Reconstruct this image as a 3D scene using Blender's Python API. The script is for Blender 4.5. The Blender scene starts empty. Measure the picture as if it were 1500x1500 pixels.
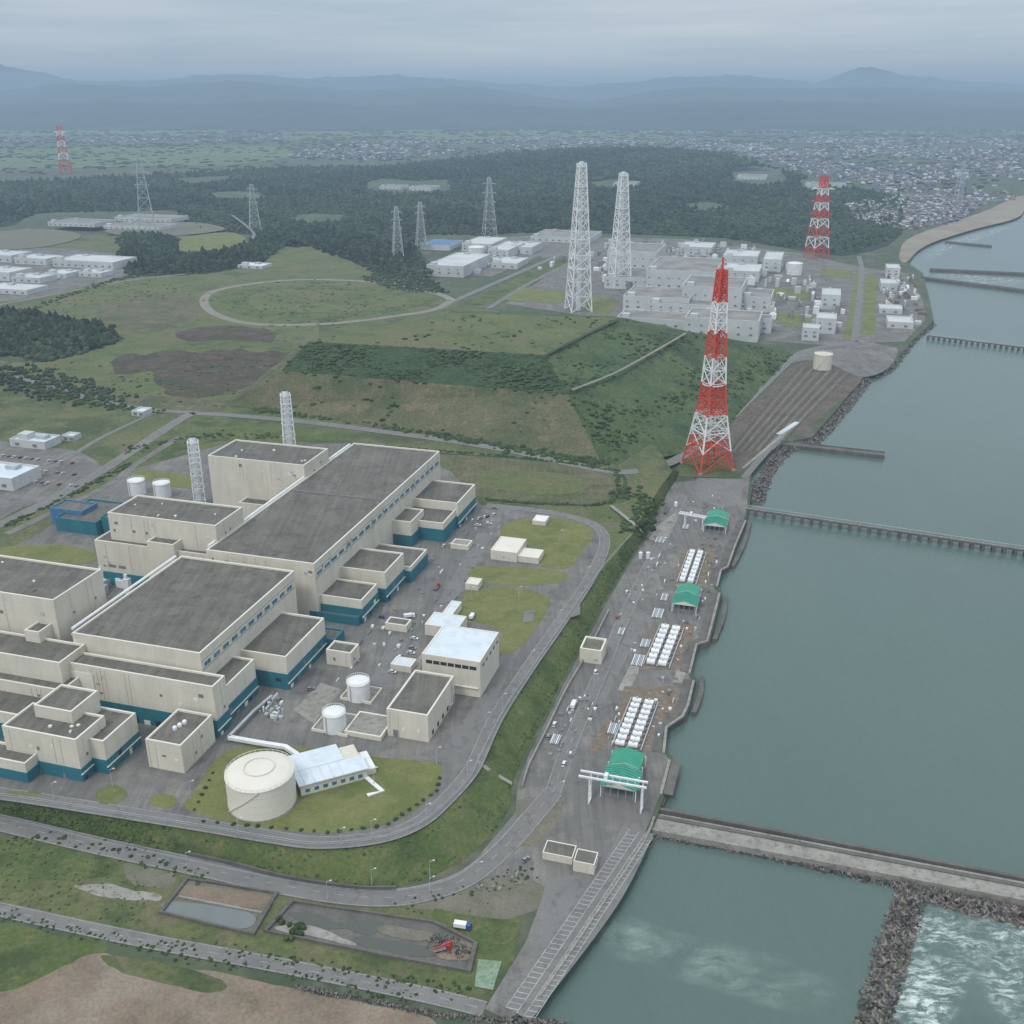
import bpy, math, random
import numpy as np
from mathutils import Vector
from mathutils.geometry import tessellate_polygon
random.seed(3); rng=np.random.default_rng(3)
F=1500.; H=300.; PITCH=math.atan(610/1500); cp,sp=math.cos(PITCH),math.sin(PITCH)
K=1.32; ZT=14.; ZY=4.
HD=math.radians(16.3)
A=np.array([math.sin(HD),math.cos(HD)]); B=np.array([math.cos(HD),-math.sin(HD)])
def G(u,v,z=0.):
    # survey point -> world ground position at elevation z
    t=(H-z)/(F*sp+(v-750)*cp)
    return (t*(u-750), t*(F*cp+(750-v)*sp), z)
def ztop(u,vb,z0,vt):
    y=G(u,vb,z0)[1]; k=(750-vt)/F
    return H+y*(k*cp-sp)/(cp+k*sp)
def W(a,b): return A[0]*a+B[0]*b, A[1]*a+B[1]*b
def AB(p): return p[0]*A[0]+p[1]*A[1], p[0]*B[0]+p[1]*B[1]
sc=bpy.context.scene; col=sc.collection
# ---------------------------------------------------------------- materials
def newmat(name):
    m=bpy.data.materials.new(name); m.use_nodes=True; nt=m.node_tree
    return m,nt,nt.nodes['Principled BSDF']
def nd(nt,t,**kw):
    n=nt.nodes.new(t)
    for k,v in kw.items(): setattr(n,k,v)
    return n
def mixc(nt,fac,a,b,mode='MIX'):
    n=nd(nt,'ShaderNodeMix',data_type='RGBA',blend_type=mode)
    for s,v in ((n.inputs[0],fac),(n.inputs[6],a),(n.inputs[7],b)):
        if hasattr(v,'links') or hasattr(v,'is_linked'): nt.links.new(v,s)
        elif isinstance(v,(int,float)): s.default_value=v
        else: s.default_value=(*v,1)
    return n.outputs[2]
def noise(nt,vec,scale,detail=5,rough=.6,lo=.35,hi=.65,stretch=None):
    if stretch:
        mp=nd(nt,'ShaderNodeMapping'); mp.inputs['Scale'].default_value=stretch
        if len(stretch)==3 and stretch[0]!=stretch[1]: mp.inputs['Rotation'].default_value=(0,0,HD)
        nt.links.new(vec,mp.inputs[0]); vec=mp.outputs[0]
    n=nd(nt,'ShaderNodeTexNoise'); n.inputs['Scale'].default_value=scale
    n.inputs['Detail'].default_value=detail; n.inputs['Roughness'].default_value=rough
    nt.links.new(vec,n.inputs['Vector'])
    r=nd(nt,'ShaderNodeMapRange'); r.inputs[1].default_value=lo; r.inputs[2].default_value=hi
    nt.links.new(n.outputs[0],r.inputs[0]); return r.outputs[0]
def mth(nt,op,a,b=None):
    n=nd(nt,'ShaderNodeMath',operation=op)
    for s,v in zip(n.inputs,(a,b)):
        if v is None: continue
        if isinstance(v,(int,float)): s.default_value=v
        else: nt.links.new(v,s)
    return n.outputs[0]
def M(name,c1,c2=None,s1=.05,rough=.9,c3=None,s3=.3,var=.25,sv=1.2,bump=0.,tint=False,streak=False,seams=False,spec=.3,rows=False,metal=0,c4=None,s4=.012):
    m,nt,bs=newmat(name)
    pos=nd(nt,'ShaderNodeNewGeometry').outputs['Position']
    c2=c2 or tuple(x*.85 for x in c1)
    c=mixc(nt,noise(nt,pos,s1,4),c1,c2)
    if c3: c=mixc(nt,noise(nt,pos,s3,5,.7,.5,.68),c,c3)
    if c4: c=mixc(nt,mth(nt,'MULTIPLY',noise(nt,pos,s4,7,.68,.50,.60),.75),c,c4)
    v=noise(nt,pos,sv,4,.7,.25,.75)
    g=mth(nt,'ADD',mth(nt,'MULTIPLY',v,2*var),1-var)
    if streak:
        s=noise(nt,pos,1,3,.6,.3,.7,stretch=(.16,.1601,.03)); g=mth(nt,'MULTIPLY',g,mth(nt,'ADD',mth(nt,'MULTIPLY',s,.12),.91))
        s=noise(nt,pos,1,3,.6,.52,.75,stretch=(.9,.9001,.06)); g=mth(nt,'MULTIPLY',g,mth(nt,'SUBTRACT',1.,mth(nt,'MULTIPLY',s,.10)))
    if rows:
        s=noise(nt,pos,1,3,.6,.35,.65,stretch=(.4,.02,1)); g=mth(nt,'MULTIPLY',g,mth(nt,'ADD',mth(nt,'MULTIPLY',s,.26),.87))
    if seams:
        sx=nd(nt,'ShaderNodeSeparateXYZ'); nt.links.new(pos,sx.inputs[0])
        al=mth(nt,'ADD',mth(nt,'MULTIPLY',sx.outputs[0],A[0]+B[0]),mth(nt,'MULTIPLY',sx.outputs[1],A[1]+B[1]))
        l1=mth(nt,'LESS_THAN',mth(nt,'FRACT',mth(nt,'DIVIDE',al,9.)),.03)
        l2=mth(nt,'LESS_THAN',mth(nt,'FRACT',mth(nt,'DIVIDE',sx.outputs[2],6.)),.05)
        g=mth(nt,'MULTIPLY',g,mth(nt,'SUBTRACT',1,mth(nt,'MULTIPLY',mth(nt,'MAXIMUM',l1,l2),.08)))
    cm=nd(nt,'ShaderNodeCombineColor')
    for i in range(3): nt.links.new(g,cm.inputs[i])
    c=mixc(nt,1.,c,cm.outputs[0],'MULTIPLY')
    if tint:
        at=nd(nt,'ShaderNodeAttribute',attribute_name='tint')
        c=mixc(nt,1.,c,at.outputs['Color'],'MULTIPLY')
    nt.links.new(c,bs.inputs['Base Color']); bs.inputs['Roughness'].default_value=rough
    bs.inputs['Specular IOR Level'].default_value=spec; bs.inputs['Metallic'].default_value=metal
    if bump:
        b=nd(nt,'ShaderNodeBump'); b.inputs['Strength'].default_value=.6; b.inputs['Distance'].default_value=bump
        nt.links.new(v,b.inputs['Height']); nt.links.new(b.outputs[0],bs.inputs['Normal'])
    return m
m_land=M('land',(.050,.073,.042),(.080,.10,.055),.004,c3=(.115,.11,.08),s3=.02,sv=.08)
m_meadow=M('meadow_grass',(.072,.098,.034),(.118,.125,.052),.02,c3=(.145,.12,.075),s3=.06,sv=.35,var=.35,bump=.3,c4=(.04,.062,.024),s4=.014)
m_lawn=M('mown_lawn',(.125,.145,.042),(.155,.162,.056),.07,c3=(.195,.17,.085),s3=.15,var=.24,sv=1.,c4=(.095,.12,.036),s4=.05)
m_slope=M('slope_grass',(.062,.094,.026),(.10,.122,.042),.06,c3=(.14,.13,.06),s3=.2,var=.35,sv=.6,bump=.4,c4=(.035,.06,.02),s4=.05)
m_hill=M('hill_grass',(.044,.078,.028),(.072,.102,.036),.03,c3=(.10,.115,.048),s3=.08,var=.35,sv=.3,bump=.6,rows=True,c4=(.028,.05,.022),s4=.02)
m_dkslope=M('scrub_slope',(.026,.050,.021),(.044,.07,.027),.04,var=.4,sv=.4,bump=.8,rows=True)
m_dry=M('dry_grass',(.112,.105,.058),(.083,.092,.043),.03,c3=(.148,.122,.075),s3=.05,var=.3,sv=.4,rows=True,c4=(.055,.072,.032),s4=.018)
m_top=M('plateau_grass',(.085,.108,.036),(.118,.13,.052),.015,c3=(.055,.082,.03),s3=.04,var=.32,sv=.3,bump=.3,c4=(.13,.115,.06),s4=.012)
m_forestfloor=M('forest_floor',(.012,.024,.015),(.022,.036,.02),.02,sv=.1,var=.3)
m_tree=M('tree_foliage',(.024,.043,.023),(.038,.057,.027),.05,sv=1.5,var=.4,tint=True)
m_bush=M('bush_foliage',(.036,.066,.019),(.054,.088,.027),.3,sv=2.5,var=.4,tint=True)
m_rice=M('rice_field',(.115,.17,.068),(.09,.135,.06),.004,sv=.02,var=.25)
m_dirt=M('bare_dirt',(.058,.042,.034),(.088,.065,.048),.05,c3=(.115,.09,.065),s3=.1,sv=.5,var=.45,bump=.8,c4=(.045,.06,.025),s4=.03)
m_brown=M('brown_ballast',(.085,.068,.055),(.115,.095,.077),.04,c3=(.145,.12,.097),s3=.3,sv=.6,var=.4)
m_sand=M('sandy_ground',(.225,.172,.125),(.17,.132,.098),.05,c3=(.125,.11,.072),s3=.12,var=.28,sv=.8,c4=(.25,.21,.165),s4=.03)
m_track=M('dirt_track',(.235,.215,.185),(.19,.175,.15),.05,var=.15)
m_gravel=M('gravel_yard',(.17,.155,.125),(.13,.125,.09),.08,c3=(.10,.11,.06),s3=.15,var=.25,sv=1.)
m_beach=M('beach_sand',(.28,.245,.19),(.22,.185,.145),.01,var=.1)
m_asph=M('worn_asphalt',(.132,.127,.120),(.165,.158,.147),.03,c3=(.098,.093,.089),s3=.06,var=.18,sv=1.5,c4=(.20,.19,.17),s4=.045,rows=True)
m_asph2=M('road_asphalt',(.158,.154,.148),(.19,.185,.175),.05,c3=(.125,.122,.118),s3=.2,var=.14,sv=1.5)
m_conc=M('concrete',(.30,.285,.255),(.23,.22,.195),.1,c3=(.15,.14,.125),s3=.3,var=.2,sv=1.)
m_dkconc=M('wet_concrete',(.14,.13,.118),(.092,.088,.08),.1,var=.3,sv=.8)
m_roof=M('roof_membrane',(.112,.105,.090),(.138,.128,.112),.06,c3=(.085,.08,.072),s3=.15,var=.14,sv=.8,rows=True,c4=(.155,.145,.125),s4=.05)
m_cream=M('cream_cladding',(.64,.60,.51),(.585,.55,.465),.05,var=.04,sv=.6,rough=.7,streak=True,seams=True)
m_creamtrim=M('cream_trim',(.70,.67,.59),(.64,.61,.53),.05,var=.06,rough=.7)
m_teal=M('teal_cladding',(.022,.14,.185),(.03,.17,.215),.06,var=.14,rough=.6,seams=True,streak=True)
m_white=M('white_paint',(.74,.75,.75),(.66,.67,.67),.2,var=.07,rough=.5)
m_whiteroof=M('white_sheet_roof',(.62,.68,.72),(.55,.62,.67),.1,var=.06,rough=.45,seams=True,c3=(.5,.55,.58),s3=.15)
m_farwhite=M('offwhite_cladding',(.54,.555,.555),(.44,.46,.465),.03,var=.1,sv=.3,rough=.7)
m_farroof=M('grey_roof',(.17,.165,.155),(.27,.26,.25),.03,var=.15)
m_green=M('green_sheet_roof',(.03,.24,.15),(.045,.29,.185),.3,var=.14,rough=.5)
m_blue=M('blue_panel',(.05,.15,.30),(.07,.19,.35),.3,var=.1,rough=.5)
m_red=M('red_paint',(.62,.060,.025),(.54,.062,.03),.3,var=.1,rough=.5)
m_steel=M('galvanised_steel',(.44,.47,.49),(.36,.39,.41),.1,var=.08,rough=.5)
m_wire=M('conductor_wire',(.12,.13,.13),var=.05,rough=.6)
m_dsteel=M('grey_steel',(.15,.16,.16),(.20,.20,.20),.3,var=.2,rough=.6)
m_rust=M('rusty_deck',(.18,.135,.098),(.13,.105,.08),.2,c3=(.24,.21,.175),s3=.4,var=.3)
m_glass=M('window_glass',(.03,.13,.22),(.05,.19,.31),.3,rough=.15,spec=.6,var=.25,sv=.3)
m_dark=M('dark_opening',(.03,.032,.035),var=.1)
m_tyre=M('tyre_rubber',(.02,.02,.02),var=.1)
m_mark=M('road_paint',(.46,.46,.44),(.30,.30,.29),.4,var=.25)
m_rock=M('tetrapod_concrete',(.085,.078,.07),(.13,.12,.108),.3,var=.3,tint=True)
m_house=M('house_walls',(.40,.41,.42),(.32,.32,.33),.05,var=.1,tint=True)
m_mount=M('mountain_forest',(.020,.033,.028),(.042,.056,.044),.0006,var=.35,sv=.003,bump=30)
m_carw=M('car_paint_white',(.7,.7,.7),rough=.3,spec=.5,var=.03)
m_carg=M('car_paint_grey',(.25,.26,.28),rough=.3,spec=.5,var=.03)
m_carb=M('car_paint_blue',(.03,.08,.25),rough=.3,spec=.5,var=.03)
m_carr=M('car_paint_red',(.4,.03,.02),rough=.3,spec=.5,var=.03)
def water(name,c1,c2):
    m,nt,bs=newmat(name)
    pos=nd(nt,'ShaderNodeNewGeometry').outputs['Position']
    c=mixc(nt,noise(nt,pos,.0035,6,.62,.35,.65,stretch=(1,.6,1)),c1,c2)
    w=noise(nt,pos,.35,6,.65,.3,.7,stretch=(1,.4,1)); w2=noise(nt,pos,.04,4,.6,.3,.7,stretch=(1,.3,1))
    c=mixc(nt,mth(nt,'MULTIPLY',w2,.35),c,tuple(x*1.22 for x in c1))
    c=mixc(nt,mth(nt,'MULTIPLY',w,.16),c,tuple(x*.62 for x in c1))
    nt.links.new(c,bs.inputs['Base Color']); bs.inputs['Roughness'].default_value=.16; bs.inputs['IOR'].default_value=1.33
    b=nd(nt,'ShaderNodeBump'); b.inputs['Strength'].default_value=.6; b.inputs['Distance'].default_value=.3
    nt.links.new(mth(nt,'ADD',w,w2),b.inputs['Height']); nt.links.new(b.outputs[0],bs.inputs['Normal'])
    return m
m_sea=water('sea_water',(.078,.122,.108),(.096,.140,.124))
m_pond=water('pond_water',(.20,.22,.22),(.13,.145,.145))
m_wet=water('shallow_puddle',(.07,.08,.07),(.12,.12,.10))
def foammat(name,stretch,lo,hi,amt,colr=(.58,.66,.63)):
    m,nt,bs=newmat(name); pos=nd(nt,'ShaderNodeNewGeometry').outputs['Position']
    wv=nd(nt,'ShaderNodeTexNoise'); wv.inputs['Scale'].default_value=.10; wv.inputs['Detail'].default_value=4; nt.links.new(pos,wv.inputs['Vector'])
    vm=nd(nt,'ShaderNodeVectorMath',operation='MULTIPLY_ADD'); nt.links.new(wv.outputs['Color'],vm.inputs[0]); vm.inputs[1].default_value=(9,9,0); nt.links.new(pos,vm.inputs[2])
    f=noise(nt,vm.outputs[0],1,10,.78,lo,hi,stretch=stretch)
    g=noise(nt,pos,.045,4,.6,.36,.58)
    at=nd(nt,'ShaderNodeAttribute',attribute_name='fade')
    bs.inputs['Base Color'].default_value=(*colr,1)
    nt.links.new(mth(nt,'MULTIPLY',mth(nt,'MULTIPLY',mth(nt,'MULTIPLY',f,g),at.outputs['Fac']),amt),bs.inputs['Alpha'])
    return m
m_foam=foammat('sea_foam',(.12,.34,1),.47,.62,1.)
m_milk=foammat('aerated_water',(.02,.05,1),.25,.75,.6,(.20,.31,.27))
m_plume=foammat('discharge_current',(.07,.25,1),.36,.72,.6,(.30,.42,.37))
# ---------------------------------------------------------------- mesh helpers
class MB:
    def __init__(s): s.v=[];s.f=[];s.m=[];s.mats=[]
    def add(s,v,f,mat):
        o=len(s.v); s.v+= [tuple(x) for x in v]
        if mat not in s.mats: s.mats.append(mat)
        k=s.mats.index(mat)
        for q in f: s.f.append([i+o for i in q]); s.m.append(k)
    def prism(s,pts,z0,z1,mat,mtop=None,bottom=False):
        n=len(pts); v=[(p[0],p[1],z0) for p in pts]+[(p[0],p[1],z1) for p in pts]
        s.add(v,[[i,(i+1)%n,n+(i+1)%n,n+i] for i in range(n)],mat)
        s.add([(p[0],p[1],z1) for p in pts],[list(range(n))],mtop or mat)
    def rect(s,a0,a1,b0,b1): return [W(a0,b0),W(a0,b1),W(a1,b1),W(a1,b0)]
    def box(s,a0,a1,b0,b1,z0,z1,mat,mtop=None): s.prism(s.rect(a0,a1,b0,b1),z0,z1,mat,mtop)
    def block(s,a0,a1,b0,b1,z0,z1,wall=None,roof=None,par=1.,pt=.9,teal=0,tm=None):
        wall=wall or m_cream; roof=roof or m_roof
        o=s.rect(a0,a1,b0,b1); i=s.rect(a0+pt,a1-pt,b0+pt,b1-pt); zt=z1+par
        v=[(*p,z0) for p in o]+[(*p,zt) for p in o]
        s.add(v,[[k,(k+1)%4,4+(k+1)%4,4+k] for k in range(4)],wall)
        v=[(*p,zt) for p in o]+[(*p,zt) for p in i]+[(*p,z1) for p in i]
        s.add(v,[[k,(k+1)%4,4+(k+1)%4,4+k] for k in range(4)]+[[4+k,4+(k+1)%4,8+(k+1)%4,8+k] for k in range(4)],m_creamtrim if wall==m_cream else wall)
        s.add([(*p,z1) for p in i],[[0,1,2,3]],roof)
        if teal: s.box(a0-.35,a1+.35,b0-.35,b1+.35,z0,z0+teal,tm or m_teal)
    def beam(s,p,q,w,mat):
        p=np.array(p,float);q=np.array(q,float);d=q-p;L=np.linalg.norm(d)
        if L<1e-6:return
        d/=L; u=np.cross(d,[0,0,1.]) if abs(d[2])<.95 else np.cross(d,[0,1.,0]); u/=np.linalg.norm(u); w2=np.cross(d,u); h=w/2
        v=[p+u*a*h+w2*b*h for a,b in((-1,-1),(1,-1),(1,1),(-1,1))]+[q+u*a*h+w2*b*h for a,b in((-1,-1),(1,-1),(1,1),(-1,1))]
        s.add(v,[[0,1,5,4],[1,2,6,5],[2,3,7,6],[3,0,4,7],[4,5,6,7],[3,2,1,0]],mat)
    def cyl(s,x,y,r,z0,z1,mat,mtop=None,n=24,dome=0,r2=None):
        r2=r if r2 is None else r2
        c=[(math.cos(6.28318*i/n),math.sin(6.28318*i/n)) for i in range(n)]
        v=[(x+r*a,y+r*b,z0) for a,b in c]+[(x+r2*a,y+r2*b,z1) for a,b in c]
        s.add(v,[[i,(i+1)%n,n+(i+1)%n,n+i] for i in range(n)],mat)
        if dome:
            R=[(1,0),(.85,.35),(.6,.68),(.3,.92)]
            v=[];f=[]
            for k,(q,h) in enumerate(R): v+=[(x+r2*q*a,y+r2*q*b,z1+h*dome) for a,b in c]
            for k in range(3): f+=[[k*n+i,k*n+(i+1)%n,(k+1)*n+(i+1)%n,(k+1)*n+i] for i in range(n)]
            v.append((x,y,z1+dome)); f+=[[3*n+i,3*n+(i+1)%n,4*n] for i in range(n)]
            s.add(v,f,mtop or mat)
        else: s.add([(x+r2*a,y+r2*b,z1) for a,b in c],[list(range(n))],mtop or mat)
    def hcyl(s,p,q,r,mat,n=10):
        p=np.array(p,float);q=np.array(q,float);d=q-p;d/=np.linalg.norm(d);u=np.cross(d,[0,0,1.]);u/=np.linalg.norm(u);w=np.cross(d,u)
        v=[e+r*(u*math.cos(6.28318*i/n)+w*math.sin(6.28318*i/n)) for e in (p,q) for i in range(n)]
        s.add(v,[[i,(i+1)%n,n+(i+1)%n,n+i] for i in range(n)]+[list(range(n)),list(range(2*n-1,n-1,-1))],mat)
    def gable(s,a0,a1,b0,b1,ze,zr,mat,along='A',over=.5,th=.25):
        a0-=over;a1+=over;b0-=over;b1+=over
        if along=='A': bm=(b0+b1)/2; E=[(a0,b0),(a1,b0)];R=[(a0,bm),(a1,bm)];E2=[(a0,b1),(a1,b1)]
        else: am=(a0+a1)/2; E=[(a0,b0),(a0,b1)];R=[(am,b0),(am,b1)];E2=[(a1,b0),(a1,b1)]
        for X in (E,E2):
            v=[(*W(*X[0]),ze),(*W(*X[1]),ze),(*W(*R[1]),zr),(*W(*R[0]),zr)]
            v+=[(x,y,z-th) for x,y,z in v]
            s.add(v,[[0,1,2,3],[7,6,5,4],[0,4,5,1],[1,5,6,2],[3,2,6,7],[0,3,7,4]],mat)
        for i in (0,1):
            s.add([(*W(*E[i]),ze-th),(*W(*E2[i]),ze-th),(*W(*R[i]),zr-th)],[[0,1,2]],m_creamtrim)
    def done(s,name,smooth=False):
        me=bpy.data.meshes.new(name); me.from_pydata(s.v,[],s.f); me.polygons.foreach_set('material_index',s.m)
        for m in s.mats: me.materials.append(m)
        if smooth: me.polygons.foreach_set('use_smooth',[True]*len(s.f))
        me.update(); o=bpy.data.objects.new(name,me); col.objects.link(o); return o
def r3(C,P,Q,z):
    c=AB(G(*C,z)); p=AB(G(*P,z)); q=AB(G(*Q,z)); b1=(c[1]*.6+p[1]*.4)
    a0=c[0]*.6+q[0]*.4
    return a0,p[0],q[1],b1
def smooth_closed(P,n=5):
    P=np.array(P,float);N=len(P);o=[]
    for i in range(N):
        a,b,c,d=P[i-1],P[i],P[(i+1)%N],P[(i+2)%N]
        for k in range(n):
            t=k/n; o.append(.5*((2*b)+(c-a)*t+(2*a-5*b+4*c-d)*t*t+(3*b-a-3*c+d)*t**3))
    return np.array(o)
def smooth_open(P,n=8):
    P=np.array(P,float);N=len(P);o=[]
    for i in range(N-1):
        a=P[max(i-1,0)];b=P[i];c=P[i+1];d=P[min(i+2,N-1)]
        for k in range(n):
            t=k/n;o.append(.5*((2*b)+(c-a)*t+(2*a-5*b+4*c-d)*t*t+(3*b-a-3*c+d)*t**3))
    o.append(P[-1]);return np.array(o)
def patch(name,pts,z,mat,sm=True,jit=0,th=0,n=5):
    P=np.array([G(u,v,z)[:2] for u,v in pts])
    if sm: P=smooth_closed(P,n)
    if jit:
        j=rng.normal(0,jit,P.shape); j=j*.5+(np.roll(j,1,0)+np.roll(j,-1,0)+np.roll(j,2,0))*.45; P=P+j
    vs=[Vector((x,y,z)) for x,y in P]; tri=tessellate_polygon([vs])
    mb=MB(); 
    fs=[]
    for t in tri:
        a,b,c=[vs[i] for i in t]
        fs.append(list(t) if (b-a).cross(c-a).z>0 else list(t)[::-1])
    mb.add([tuple(p) for p in vs],fs,mat)
    if th:
        n=len(vs); v=[tuple(p) for p in vs]+[(p.x,p.y,z-th) for p in vs]
        mb.add(v,[[i,(i+1)%n,n+(i+1)%n,n+i] for i in range(n)],m_conc if th<1 else m_dkconc)
    return mb.done(name)
def ribbon_pts(W3,w,off=0):
    P=np.array(W3); d=np.gradient(P[:,:2],axis=0); d/=np.linalg.norm(d,axis=1)[:,None]+1e-9
    n=np.stack([d[:,1],-d[:,0]],1)
    L=P.copy();R=P.copy();L[:,:2]+=n*(off-w/2);R[:,:2]+=n*(off+w/2);return L,R
def line3(pts,z,n=8):
    P=[G(p[0],p[1],p[2] if len(p)>2 else z) for p in pts]
    return smooth_open(P,n)
def ribbon(name,pts,w,z,mat,dz=0.,edges=False,wall=None,n=8,mb=None,off=0):
    P=line3(pts,z,n); P[:,2]+=dz; own=mb is None; mb=mb or MB()
    L,R=ribbon_pts(P,w,off); N=len(P)
    mb.add(list(L)+list(R),[[i,i+1,N+i+1,N+i][::-1] for i in range(N-1)],mat)
    if wall:
        v=list(L)+list(R)+[(x,y,q-wall) for x,y,q in L]+[(x,y,q-wall) for x,y,q in R]
        f=[]
        for i in range(N-1): f+=[[i,i+1,2*N+i+1,2*N+i],[N+i,N+i+1,3*N+i+1,3*N+i]]
        f+=[[0,N,3*N,2*N],[N-1,2*N-1,4*N-1,3*N-1]]
        mb.add(v,f,mat)
    if edges:
        for o in (-w/2+.5,w/2-.5):
            Q=P.copy();Q[:,2]+=.05; l,r=ribbon_pts(Q,.15,o)
            mb.add(list(l)+list(r),[[i,i+1,N+i+1,N+i][::-1] for i in range(N-1)],m_mark)
        seg=np.linalg.norm(np.diff(P,axis=0),axis=1); c=np.concatenate([[0],np.cumsum(seg)]); s=0
        while s<c[-1]-4 and c[-1]<2500:
            q=[np.array([np.interp(x,c,P[:,k]) for k in range(3)]) for x in (s,s+4)]; e=(q[1]-q[0])/4.; nn=np.array([e[1],-e[0],0])*.08
            z_=np.array([0,0,.05]); mb.add([q[0]-nn+z_,q[0]+nn+z_,q[1]+nn+z_,q[1]-nn+z_],[[0,1,2,3]],m_mark); s+=10
    if own: return mb.done(name)
def icos(sub,jit,seed):
    import bmesh
    bm=bmesh.new(); bmesh.ops.create_icosphere(bm,subdivisions=sub,radius=1)
    v=np.array([x.co[:] for x in bm.verts]); f=np.array([[q.index for q in x.verts] for x in bm.faces]); bm.free()
    r=np.random.default_rng(seed); v=v*(1+r.uniform(-jit,jit,(len(v),1))); return v,f
def conifer():
    v=[];f=[]
    for k,(z,r) in enumerate([(0,.25),(.25,1.),(.8,.8),(1.3,.55),(2.,.12)]):
        for i in range(6):
            a=i*1.047+k*.5; rr=r*(1+.25*math.sin(i*5+k*3)); v.append((rr*math.cos(a),rr*math.sin(a),z+.12*math.sin(i*7+k)))
    for k in range(4):
        for i in range(6):
            a,b,c,d=k*6+i,k*6+(i+1)%6,(k+1)*6+(i+1)%6,(k+1)*6+i; f+=[[a,b,c],[a,c,d]]
    return np.array(v),np.array(f)
def tetra():
    v=[];f=[]
    D=np.array([(0,0,1),(.94,0,-.33),(-.47,.82,-.33),(-.47,-.82,-.33)])
    for d in D:
        u=np.cross(d,[.3,.7,.2]);u/=np.linalg.norm(u);w=np.cross(d,u);o=len(v)
        for (t,r) in ((0,.42),(1.,.24)):
            for i in range(5): v.append(d*t+r*(u*math.cos(i*1.2566)+w*math.sin(i*1.2566)))
        for i in range(5): a,b=o+i,o+(i+1)%5; f+=[[a,b,b+5],[a,b+5,a+5]]
        f+=[[o+5,o+6,o+7],[o+5,o+7,o+8],[o+5,o+8,o+9]]
    return np.array(v),np.array(f)
def instmesh(name,tpls,pos,scl,mat,tint,rot3=False,rotz=None):
    pos=np.array(pos,float);n=len(pos)
    if n==0:return
    scl=np.array(scl,float); 
    if scl.ndim==1: scl=np.repeat(scl[:,None],3,1)
    which=rng.integers(0,len(tpls),n); VS=[];FS=[];TS=[];o=0
    for k,(tv,tf) in enumerate(tpls):
        ix=np.where(which==k)[0]
        if len(ix)==0: continue
        m=len(ix); a=rng.uniform(0,6.283,m) if rotz is None else rotz[ix]; V=tv[None]*np.ones((m,1,1))
        if rot3:
            b=rng.uniform(0,6.283,m);y=V[:,:,1].copy();z=V[:,:,2].copy()
            V[:,:,1]=y*np.cos(b)[:,None]-z*np.sin(b)[:,None];V[:,:,2]=y*np.sin(b)[:,None]+z*np.cos(b)[:,None]
        V=V*scl[ix][:,None,:]
        x=V[:,:,0].copy();y=V[:,:,1].copy();c,s=np.cos(a)[:,None],np.sin(a)[:,None]
        V[:,:,0]=x*c-y*s;V[:,:,1]=x*s+y*c
        V+=pos[ix][:,None,:]; VS.append(V.reshape(-1,3)); FS.append((tf[None]+(np.arange(m)*len(tv))[:,None,None]+o).reshape(-1,tf.shape[1])); o+=m*len(tv)
        TS.append(np.repeat(tint[ix],len(tv),0))
    V=np.concatenate(VS);Fa=np.concatenate(FS);T=np.concatenate(TS); k=Fa.shape[1]
    me=bpy.data.meshes.new(name); me.vertices.add(len(V)); me.vertices.foreach_set('co',V.astype(np.float32).ravel())
    me.loops.add(Fa.size); me.loops.foreach_set('vertex_index',Fa.astype(np.int32).ravel())
    me.polygons.add(len(Fa)); me.polygons.foreach_set('loop_start',(np.arange(len(Fa))*k).astype(np.int32))
    try: me.polygons.foreach_set('loop_total',np.full(len(Fa),k,np.int32))
    except Exception: pass
    ca=me.color_attributes.new('tint','FLOAT_COLOR','POINT'); ca.data.foreach_set('color',np.concatenate([T,np.ones((len(T),1))],1).astype(np.float32).ravel())
    me.update(calc_edges=True); me.materials.append(mat); ob=bpy.data.objects.new(name,me); col.objects.link(ob); return ob
def inside(P,poly):
    x,y=P[:,0],P[:,1]; c=np.zeros(len(P),bool); n=len(poly)
    for i in range(n):
        x1,y1=poly[i][:2];x2,y2=poly[i-1][:2]
        m=((y1>y)!=(y2>y)); 
        with np.errstate(divide='ignore',invalid='ignore'): xi=(x2-x1)*(y-y1)/(y2-y1)+x1
        c^=m&(x<xi)
    return c
def sample(poly,z,n,ref=None,pw=1.5):
    P=np.array([G(u,v,z)[:2] for u,v in poly]); lo,hi=P.min(0),P.max(0); out=[];cnt=0
    for _ in range(60):
        q=rng.uniform(lo,hi,(max(n*2,2000),2)); q=q[inside(q,P)]
        if ref: d=np.hypot(q[:,0],q[:,1]); q=q[rng.uniform(0,1,len(q))<np.minimum(1,(ref/d)**pw)]
        out.append(q);cnt+=len(q)
        if cnt>=n:break
    return np.concatenate(out)[:n]
def tints(n,lo=.6,hi=1.4): 
    g=rng.uniform(lo,hi,(n,1)); return g*np.array([[1,1,1]])*(1+rng.uniform(-.12,.12,(n,3)))
BL=[icos(1,.22,i) for i in range(3)]; BS=[icos(2,.2,i+9) for i in range(3)]; CF=[conifer()]
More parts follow.
